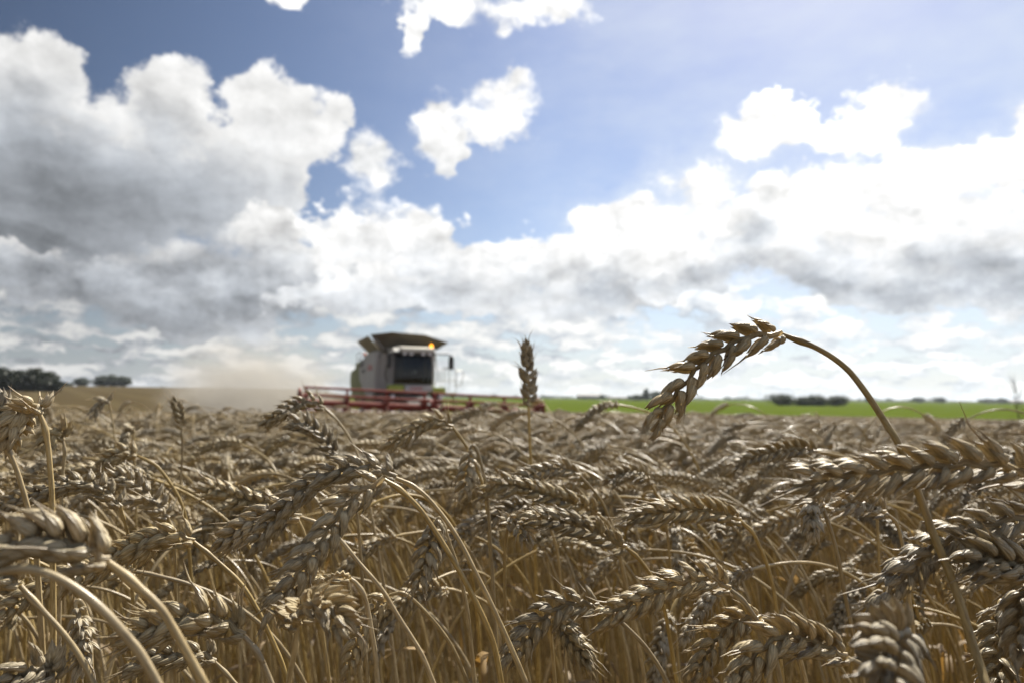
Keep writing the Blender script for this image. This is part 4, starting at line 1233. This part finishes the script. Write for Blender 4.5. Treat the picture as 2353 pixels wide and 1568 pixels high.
  pts(C2, 1192, 715, 1185, 680, 1150, 690, 1120, 760, 1110, 850, 1110, 950), pts(C2, 1192, 715, 1190, 850, 1205, 1050, 1215, 1250, 1215, 1600), 0.608, 0.592, 0.608, 20, dict(open_=1.1)),
 ('ear standing nearly upright against the stubble field, left of the dust',
  pts(C2, 1622, 690, 1612, 610, 1590, 520, 1560, 450, 1535, 415), pts(C2, 1622, 690, 1630, 850, 1622, 1050, 1610, 1280, 1605, 1600), 0.624, 0.624, 0.624, 30, dict()),
 ('ear pointing left on a long arched stem in the left middle',
  pts(C2, 1225, 930, 1150, 905, 1070, 920, 980, 960, 900, 1010), pts(C2, 1225, 930, 1320, 975, 1410, 1030, 1510, 1160, 1600, 1310, 1660, 1500, 1690, 1800), 0.446, 0.439, 0.452, 20, dict(g=1.05)),
 ('ear drooping left in the middle distance just below the header, right of centre stems',
  pts(C0, 1040, 980, 1012, 964, 985, 966, 950, 985, 912, 1010, 878, 1034), pts(C0, 1040, 980, 1075, 1030, 1098, 1080, 1115, 1140, 1125, 1250), .46, .45, .46, 5, dict(g=1.05)),
 ('ear reaching up left to touch the outline of the left end of the red header',
  pts(C0, 745, 936, 720, 922, 690, 926, 655, 945, 622, 962, 596, 985), pts(C0, 745, 936, 775, 965, 800, 1000, 822, 1045, 840, 1120), .50, .49, .50, 10, dict(g=1.05)),
 ('single ear standing bolt upright against the sky to the right of the harvester',
  pts(C0, 1214, 932, 1214, 895, 1212, 855, 1210, 815, 1206, 775), pts(C0, 1214, 932, 1216, 985, 1219, 1050, 1224, 1130, 1230, 1300), .64, .64, .64, 35, dict(awn=.25, g=1.32, open_=.85)),
 ('dark ear hanging straight down in the centre above the level ears',
  pts(C0, 1078, 1032, 1077, 1058, 1073, 1088, 1068, 1118, 1060, 1150), pts(C0, 1078, 1032, 1086, 1022, 1096, 1034, 1108, 1075, 1120, 1150, 1130, 1300), .42, .41, .425, 15, dict()),
 ('pale ear with a bright bent tip left of the upper central ear',
  pts(C0, 772, 1045, 748, 1010, 718, 982, 685, 972, 650, 985), pts(C0, 772, 1045, 800, 1100, 820, 1180, 830, 1300), .42, .415, .425, 25, dict(open_=1.15)),
 ('level ear with white husk tips in the left middle, left of the central pair',
  pts(C0, 642, 1150, 600, 1152, 555, 1146, 515, 1132, 478, 1122, 445, 1132), pts(C0, 642, 1150, 672, 1175, 700, 1230, 720, 1330), .38, .375, .385, 10, dict(g=1.05, open_=1.15)),
 ('white-topped ear hanging beside its straight stem, below the level ear tip',
  pts(C6, 588, 425, 570, 390, 535, 395, 510, 450, 515, 540, 530, 640), pts(C6, 588, 425, 610, 500, 650, 620, 690, 780, 740, 1050, 790, 1280, 830, 1420, 850, 1580), .33, .32, .32, 20, dict(open_=1.15)),
 ('ear arching left in the right middle, just below the tip of the tall arching ear',
  pts(C6, 560, 82, 460, 60, 340, 68, 210, 92, 90, 132, 0, 200), pts(C6, 560, 82, 700, 108, 800, 160, 880, 260, 930, 420, 950, 800), 0.492, 0.480, 0.504, 10, dict(g=1.05)),
 ('bright-backed ear in the right middle behind the stem of the white-topped one',
  pts(C6, 990, 470, 910, 430, 820, 410, 730, 430, 650, 470), pts(C6, 990, 470, 1060, 540, 1100, 680, 1130, 900), .36, .355, .365, 35, dict(open_=1.2)),
]
G_FRONT = 'ripe wheat stalks in the front of the field'
view0 = MR @ np.array([0, 0, -1.0])
ground_z = lambda x, y: float(terr(x, y))
hero_spots = []
for hi, (lab, ep, sp, d0, d1, d2, roll, opt) in enumerate(HEROES):
    rg = np.random.default_rng(100 + hi)
    E = spline([at(x, y, d0 + (d1 - d0) * i / (len(ep) - 1)) for i, (x, y) in enumerate(ep)], 8)
    St = spline([at(x, y, d0 + (d2 - d0) * (i / (len(sp) - 1)) ** 1.2) for i, (x, y) in enumerate(sp)], 6)
    St = to_ground(St, ground_z)
    b = St[-1]
    g = opt.get('g', 1.0) * 0.87
    T0_ = E[3] - E[0]
    wd = np.cross(T0_ / np.linalg.norm(T0_), E[0] - np.array([0, 0, EYE]))
    wd /= np.linalg.norm(wd)
    nd = np.cross(T0_ / np.linalg.norm(T0_), wd)
    wd = wd * math.cos(R(roll)) + nd * math.sin(R(roll))
    ear, Lt = make_ear(E, rg, wd, g, opt.get('awn', .12), opt.get('awnlen', (.003, .010)), opt.get('open_', 1.0), 'h', opt.get('keep'))
    root = tag(empty('wheat_stalk', tuple(b)), lab, 'wheat stalk', G_FRONT)
    ear = (ear[0] - b, ear[1], ear[2])
    link('ear', quad_mesh('ear', *ear), root, [M_EAR])
    link('stem', quad_mesh('stem', *make_stem(St - b, rg, 0.93 * g, 10)), root, [M_STEM])
    if rg.random() < 0.35 and len(St) > 14:
        i0 = int(len(St) * 0.82)
        link('leaf', quad_mesh('leaf', *make_leaf(St[i0] - b, rg.random() * 6.28, 0.13, 0.007, rg)), root, [M_LEAF])
    hero_spots.append(b)

# --- kinds of stalk for the rest of the crop (ear leaning towards -x)
POSES = [  # pose name, lean, stem angle at the collar, ear tip angle, bend length
    ('nodding', 6, 72, 138, .10), ('nodding', 9, 85, 148, .11), ('level', 8, 72, 108, .10), ('hanging', 7, 115, 168, .085), ('nodding', 11, 92, 152, .12),
    ('level', 6, 66, 100, .09), ('hanging', 8, 130, 176, .07), ('nodding', 5, 80, 140, .08), ('raised', 7, 44, 82, .10), ('nodding', 10, 98, 156, .10),
    ('level', 12, 78, 112, .13), ('upright', 4, 12, 22, .10), ('hanging', 5, 122, 170, .09), ('nodding', 8, 88, 144, .09)]
def stalk_curve(lean, a1, a2, lam, H, L_ear, rg, cut=0.0):
    """collar-down stem and collar-up ear in the x-z plane, apex at height H, foot at the origin"""
    ds = 0.006
    p = np.array([0.0, 0.0, 0.0]); stem = [p.copy()]
    s = 0.0
    wy = rg.normal() * 0.04
    while p[2] > -1.3 and s < 1.4:
        th = R(lean) + (R(a1) - R(lean)) * math.exp(-(s / lam) ** 1.6)
        p = p - np.array([-math.sin(th), wy * math.sin(s * 4), math.cos(th)]) * ds
        stem.append(p.copy()); s += ds
        ds = min(0.03, ds * 1.06) if s > lam * 1.6 else ds
    ear = [np.zeros(3)]
    n = 24
    p = np.zeros(3)
    tw = rg.normal() * 0.15
    for i in range(n):
        th = R(a1) + (R(a2) - R(a1)) * (i / n) ** 0.8
        p = p + np.array([-math.sin(th), tw * i / n, math.cos(th)]) * L_ear / n
        ear.append(p.copy())
    stem, ear = np.array(stem), np.array(ear)
    apex = max(stem[:, 2].max(), ear[:, 2].max())
    stem[:, 2] += H - apex; ear[:, 2] += H - apex
    keep = stem[:, 2] > -0.03
    stem = stem[keep]
    if cut:
        stem = stem[stem[:, 2] > H - cut]
    sh = np.array([stem[-1, 0], stem[-1, 1], 0])
    return stem - sh, ear - sh

H0 = 0.755
kinds = []
for ki, (pn, lean, a1, a2, lam) in enumerate(POSES):
    rg = np.random.default_rng(300 + ki)
    st, er = stalk_curve(lean, a1, a2, lam, H0, 0.060 + 0.016 * rg.random(), rg)
    wa = rg.random() * PI
    T0_ = (er[2] - er[0]) / np.linalg.norm(er[2] - er[0])
    yv = np.array([0, 1.0, 0]); wv = np.cross(T0_, yv)
    wd = wv * math.cos(wa * 0.6 - 0.5) + yv * math.sin(wa * 0.6 - 0.5)
    g = 0.84 + 0.16 * rg.random()
    op = 0.95 + 0.3 * rg.random()
    leaf = make_leaf(st[int(len(st) * (0.55 + 0.2 * rg.random()))], rg.random() * 6.28, 0.12 + 0.06 * rg.random(), 0.007 + 0.003 * rg.random(), rg)
    kinds.append(dict(pose=pn, er=er, st=st, wd=wd, g=g, op=op, leaf=leaf,
                      earm=quad_mesh('ear', *make_ear(er, rg, wd, g, .10, (.003, .009), op, 'h')[0]),
                      stemm=quad_mesh('stem', *make_stem(st, rg, g, 8)), leafm=quad_mesh('leaf', *leaf)))
    kinds[-1]['earm'].materials.append(M_EAR)
    kinds[-1]['stemm'].materials.append(M_STEM)
    kinds[-1]['leafm'].materials.append(M_LEAF)

# --- where stalks stand: jittered rows over the part of the field the photograph could see
ch, sh_ = math.cos(CA), math.sin(CA)
def in_crop(x, y):
    r = math.hypot(x, y)
    a = math.degrees(math.atan2(x, y))
    dx, dy = x - cp[0], y - cp[1]
    lx, ly = dx * ch + dy * sh_, -dx * sh_ + dy * ch
    if ly > -4.35 and lx < 6.3:
        return False
    if lx < -6.2 and ly > -9 - (lx + 6.2) * 0.3:
        return False
    return r < 41 and not (a < -14 and r > 26.5 and lx < -6.0)

def scatter(r0, r1, dens, margin):
    step = 1 / math.sqrt(dens)
    out = []
    nx = int((r1 * 0.86 + margin) / step) + 1
    ny = int(r1 / step) + 1
    for j in range(0, ny):
        for i in range(-nx, nx + 1):
            x = (i + rng.random() - 0.5) * step
            y = (j + rng.random() - 0.5) * step
            r = math.hypot(x, y)
            if r < r0 or r >= r1 or abs(x) > 0.80 * y + margin:
                continue
            out.append((x, y))
    return out

def pick_kind():
    return int(rng.choice(len(POSES), p=KP))
KP = np.array([1.2, 1.3, .55, .8, 1.3, .55, .5, 1.2, .6, 1.3, .5, .10, .6, 1.3]); KP /= KP.sum()
def turn():
    if rng.random() < 0.14:
        return rng.uniform(-PI, PI)
    return rng.normal(0.0, 0.62)

near = scatter(0.50, 5.0, 480, 0.45)
rng.shuffle(near)
near.sort(key=lambda p: math.hypot(*p))
singles, crop_pts = [], []
want = 300 - len(HEROES)
for (x, y) in near:
    r = math.hypot(x, y)
    if not in_crop(x, y):
        continue
    k = pick_kind()
    if POSES[k][0] == 'upright' and r < 1.5:
        k = 0
    tall = rng.normal(0.0, 0.028)
    top = H0 + tall
    if r < 2.6:
        lim = EYE - 0.055 - 0.02 * rng.random()
        if r > 0.9 and rng.random() < 0.035 and not (-0.32 < x / y < 0.07):
            top = lim = EYE - rng.uniform(0.0, 0.03)
        top = min(top, lim)
    sc = top / H0
    rz, tx, ty = turn(), rng.normal(0, 0.05), rng.normal(0, 0.05)
    z = ground_z(x, y)
    er = kinds[k]['er']
    apx = np.array([er[:, 0].mean(), 0, er[:, 2].max()])
    ca_, sa_ = math.cos(rz), math.sin(rz)
    ap = np.array([x + apx[0] * ca_ * sc, y + apx[0] * sa_ * sc, z + top])
    # no random ear closer than the ones set by hand
    dclear = math.hypot(ap[0], ap[1])
    if dclear < 0.47:
        continue
    px, py, dz = project(ap)
    if len(singles) < want and -40 < px < 2392 and py < 1568 and dz > 0:
        singles.append((x, y, z, rz, tx, ty, sc, k, px, py, dz))
    else:
        crop_pts.append((x, y, z, rz, tx, ty, sc, k))

COLS = ['pale', 'golden', 'grey-brown']
def place_words(px):
    if px < 330: return 'near the left picture edge'
    if px < 690: return 'below the dust'
    if px < 950: return 'below the header, left half'
    if px < 1250: return 'below the header, right half'
    if px < 1480: return 'right of the lone upright ear'
    if px < 1760: return 'under the tall arching ear'
    if px < 2060: return 'under the arched stem'
    return 'near the right picture edge'
def row_words(py):
    if py < 1040: return 'in the farther rows'
    if py < 1120: return 'in the middle rows'
    if py < 1210: return 'in the front rows'
    return 'low among front stems'
for (x, y, z, rz, tx, ty, sc, k, px, py, dz) in singles:
    side = 'left' if math.cos(rz) > 0.5 else ('right' if math.cos(rz) < -0.5 else ('towards viewer' if math.sin(rz) > 0 else 'away'))
    pose = {'nodding': 'nodding ' + side, 'level': 'level with tip ' + side, 'hanging': 'hanging down', 'raised': 'half raised with tip ' + side, 'upright': 'standing upright'}[POSES[k][0]]
    lab = 'ear %s, %s, %s' % (pose, row_words(py), place_words(px))
    root = tag(empty('wheat_stalk', (x, y, z)), lab, 'wheat stalk', G_FRONT)
    root.rotation_euler = (tx, ty, rz)
    root.scale = (sc, sc, sc)
    K_ = kinds[k]
    for nm, me in (('ear', K_['earm']), ('stem', K_['stemm'])) + ((('leaf', K_['leafm']),) if rng.random() < 0.5 else ()):
        link(nm, me, root)

# --- the rest of the crop: one object that repeats the kinds with geometry nodes
PV, PQ, PU, PM, PID = [], [], [], [], []
off = 0
def add_proto(pid, chunks):
    global off
    for (v, q_, u), mi in chunks:
        PV.append(v); PQ.append(q_ + off); PU.append(u)
        PM.append(np.full(len(q_), mi)); PID.append(np.full(len(v), pid))
        off += len(v)
for ki, K_ in enumerate(kinds):
    rg = np.random.default_rng(500 + ki)
    st = K_['st'][::2]
    ch_ = [(make_ear(K_['er'], rg, K_['wd'], K_['g'], .10, (.003, .009), K_['op'], 'm')[0], 0), (make_stem(st, rg, K_['g'], 5, False), 1)]
    if ki % 2 == 0:
        ch_.append((K_['leaf'], 2))
    add_proto(ki, ch_)
NCL = 6
CS = 0.55
for c in range(NCL):
    rg = np.random.default_rng(700 + c)
    ch_ = []
    for i in range(95):
        k = int(rg.choice(len(POSES), p=KP))
        pn, lean, a1, a2, lam = POSES[k]
        H = H0 + rg.normal() * 0.030
        st, er = stalk_curve(lean, a1, a2, lam, H, 0.068, rg, cut=0.30)
        foot = np.array([(rg.random() - 0.5) * CS, (rg.random() - 0.5) * CS, 0])
        wa = rg.random() * PI
        T0_ = (er[2] - er[0]) / np.linalg.norm(er[2] - er[0])
        wv = np.cross(T0_, [0, 1.0, 0])
        (v, q_, u), _ = make_ear(er, rg, wv * math.cos(wa) + np.array([0, 1.0, 0]) * math.sin(wa), 1.12, 0, (0, 0), 1.05, 'l')
        rz = rg.normal(0, 0.62) if rg.random() > 0.14 else rg.uniform(-PI, PI)
        Mz = np.array([[math.cos(rz), -math.sin(rz), 0], [math.sin(rz), math.cos(rz), 0], [0, 0, 1]])
        ch_.append(((v @ Mz.T + foot, q_, u), 0))
        v, q_, u = np_tube(st[::3], np.full(len(st[::3]), 0.0016), 3)
        ch_.append(((v @ Mz.T + foot, q_, u), 1))
    add_proto(len(kinds) + c, ch_)
step = CS * 0.80
far_pts = []
for j in range(0, int(44 / step)):
    for i in range(-int(40 / step), int(40 / step) + 1):
        x, y = (i + 0.3 * (rng.random() - 0.5)) * step, (j + 0.3 * (rng.random() - 0.5)) * step
        r = math.hypot(x, y)
        if r < 4.85 or abs(x) > 0.80 * y + 1.2 or not in_crop(x, y):
            continue
        far_pts.append((x, y, ground_z(x, y) - 0.13 * float(sstep(10, 26, r)), rng.normal(0, 0.25), rng.normal(0, 0.015), rng.normal(0, 0.015), 1.0 + rng.normal(0, 0.02), len(kinds) + int(rng.integers(NCL))))
allp = np.array(crop_pts + far_pts)
pv = np.concatenate(PV); pq = np.concatenate(PQ); pu = np.concatenate(PU); pm = np.concatenate(PM); pid = np.concatenate(PID)
np_ = len(pv)
cm = quad_mesh('wheat_crop', np.concatenate([pv, allp[:, :3]]), pq, pu, pm)
def attr(name, typ, vals, key='value'):
    a = cm.attributes.new(name, typ, 'POINT')
    a.data.foreach_set(key, np.ascontiguousarray(vals).ravel())
nA = len(allp)
attr('proto', 'INT', np.concatenate([pid, np.full(nA, -1)]).astype(np.int32))
attr('kind', 'INT', np.concatenate([np.zeros(np_), allp[:, 7]]).astype(np.int32))
attr('rot', 'FLOAT_VECTOR', np.concatenate([np.zeros((np_, 3)), allp[:, [4, 5, 3]]]).astype(np.float32), 'vector')
attr('size', 'FLOAT', np.concatenate([np.ones(np_), allp[:, 6]]).astype(np.float32))
crop = link('wheat_crop', cm, None, [M_EAR, M_STEM, M_LEAF])
tag(crop, 'mass of ripe wheat reaching from the front stalks back to the harvester', 'wheat', kind='stuff')
ng = bpy.data.node_groups.new('crop_repeat', 'GeometryNodeTree')
ng.interface.new_socket('Geometry', in_out='INPUT', socket_type='NodeSocketGeometry')
ng.interface.new_socket('Geometry', in_out='OUTPUT', socket_type='NodeSocketGeometry')
G = NT(ng)
gi = G.n('NodeGroupInput'); go = G.n('NodeGroupOutput')
def named(nm, typ):
    a = G.n('GeometryNodeInputNamedAttribute', data_type=typ)
    a.inputs['Name'].default_value = nm
    return [o_ for o_ in a.outputs if o_.enabled and o_.name == 'Attribute'][0]
sp_ = G.n('GeometryNodeSeparateGeometry', domain='POINT')
cmpn = G.n('FunctionNodeCompare', data_type='INT', operation='LESS_THAN')
ints = [i for i in cmpn.inputs if i.type == 'INT']
G.put(ints[0], named('proto', 'INT')); ints[1].default_value = 0
G.t.links.new(gi.outputs[0], sp_.inputs[0])
G.t.links.new(cmpn.outputs[0], sp_.inputs['Selection'])
si = G.n('GeometryNodeSplitToInstances', domain='POINT')
G.t.links.new(sp_.outputs[1], si.inputs[0])
G.put(si.inputs['Group ID'], named('proto', 'INT'))
so = G.n('GeometryNodeSortElements', domain='INSTANCE')
G.t.links.new(si.outputs[0], so.inputs[0])
G.t.links.new(si.outputs['Group ID'], so.inputs['Sort Weight'])
ip = G.n('GeometryNodeInstanceOnPoints')
G.t.links.new(sp_.outputs[0], ip.inputs['Points'])
G.t.links.new(so.outputs[0], ip.inputs['Instance'])
ip.inputs['Pick Instance'].default_value = True
G.put(ip.inputs['Instance Index'], named('kind', 'INT'))
er_ = G.n('FunctionNodeEulerToRotation')
G.put(er_.inputs[0], named('rot', 'FLOAT_VECTOR'))
G.t.links.new(er_.outputs[0], ip.inputs['Rotation'])
G.put(ip.inputs['Scale'], named('size', 'FLOAT'))
G.t.links.new(ip.outputs[0], go.inputs[0])
md = crop.modifiers.new('repeat', 'NODES')
md.node_group = ng

# --- dark weed standing in the wheat at the right edge
wx = at(2338, 945, 4.2)
wz = ground_z(wx[0], wx[1])
weed = tag(empty('weed', (wx[0], wx[1], wz)), 'dark wispy weed rising above the wheat at the right picture edge', 'weed')
M_WEED = paint('weed_stem', (0.045, 0.045, 0.025), 0.8, 0.3)
topz = at(2330, 880, 4.2)[2] - wz
part(MB().tube([(0, 0, 0), (0.02, 0, topz * 0.5), (0.0, 0, topz * 0.8), (-0.03, 0, topz)], [0.005, 0.004, 0.002, 0.0008], 6), 'stem', M_WEED, weed)
br = MB()
rg = np.random.default_rng(3)
for i in range(26):
    z = topz * (0.70 + 0.28 * rg.random())
    a = rg.random() * 6.28
    l = 0.03 + 0.06 * rg.random()
    br.tube([(0, 0, z), (math.cos(a) * l * 0.5, math.sin(a) * l * 0.5, z + l * 0.8), (math.cos(a) * l * 0.75, math.sin(a) * l * 0.75, z + l * 1.5)], [0.0013, 0.0010, 0.0004], 4)
part(br, 'branches', M_WEED, weed)

# ------------------------------------------------------------------ dust behind the harvester
m, N, out = mat('straw_dust')
oc = N.n('ShaderNodeTexCoord').outputs['Object']
# a plume that leaves the straw hood low on the right and drifts up and away to the left
so_ = N.n('ShaderNodeSeparateXYZ')
N.put(so_.inputs[0], oc)
rise = N.math('ADD', so_.outputs[2], N.math('MULTIPLY', so_.outputs[0], 0.22))
rad = N.vec('LENGTH', N.comb(N.math('MULTIPLY', so_.outputs[0], 1 / 6.4), N.math('MULTIPLY', so_.outputs[1], 1 / 6.0), N.math('MULTIPLY', N.math('ADD', rise, 0.7), 1 / 5.4)))
wrp = N.vec('ADD', oc, N.vec('SCALE', N.noise(oc, 0.5, 3, 0.5, 'Color'), scale=1.6))
nz = N.noise(N.vec('MULTIPLY', wrp, (0.55, 0.55, 1.0)), 0.75, 6, 0.66)
body_ = N.ss(N.math('ADD', rad, N.math('MULTIPLY', N.math('SUBTRACT', nz, 0.5), 1.5)), 1.0, 0.2)
lowf = N.ss(so_.outputs[2], 4.2, -0.8, 0.22, 1.0)
den = N.math('MULTIPLY', N.math('MULTIPLY', body_, lowf), 0.42)
vp = N.n('ShaderNodeVolumePrincipled')
vp.inputs['Color'].default_value = (0.62, 0.59, 0.535, 1)
vp.inputs['Anisotropy'].default_value = 0.2
N.put(vp.inputs['Density'], den)
N.t.links.new(vp.outputs[0], out.inputs['Volume'])
dp = at(600, 905, 41)
dmb = MB()
nu, nv = 20, 10
vs, fs = [], []
for i in range(nv + 1):
    for j in range(nu):
        ph, th = PI * i / nv, 2 * PI * j / nu
        k = 1 + 0.06 * math.sin(3 * th + 2 * ph)
        vs.append((6.6 * k * math.sin(ph) * math.cos(th), 6.4 * k * math.sin(ph) * math.sin(th), 5.4 * k * math.cos(ph) * (1 if ph < PI / 2 else 0.4)))
fs = [(i * nu + j, i * nu + (j + 1) % nu, (i + 1) * nu + (j + 1) % nu, (i + 1) * nu + j) for i in range(nv) for j in range(nu)]
dmb.add(vs, [f[::-1] for f in fs])
dust = dmb.build('dust', m)
dust.location = tuple(dp)
tag(dust, 'tan dust cloud hanging behind the left of the harvester', 'dust', kind='stuff')

# ------------------------------------------------------------------ the air: far woods fade a little towards the sky's colour
m, N, out = mat('air')
vh = N.n('ShaderNodeVolumePrincipled')
vh.inputs['Color'].default_value = (0.80, 0.88, 1.0, 1)
vh.inputs['Density'].default_value = 0.00013
vh.inputs['Anisotropy'].default_value = 0.3
N.t.links.new(vh.outputs[0], out.inputs['Volume'])
zmin = min(v[2] for v in gv)
haze = MB().box(-3100, 3100, -3100, 3100, zmin - 1.0, 34.0).build('haze', m)
tag(haze, 'thin pale air that lightens the far woods', 'haze', kind='stuff')
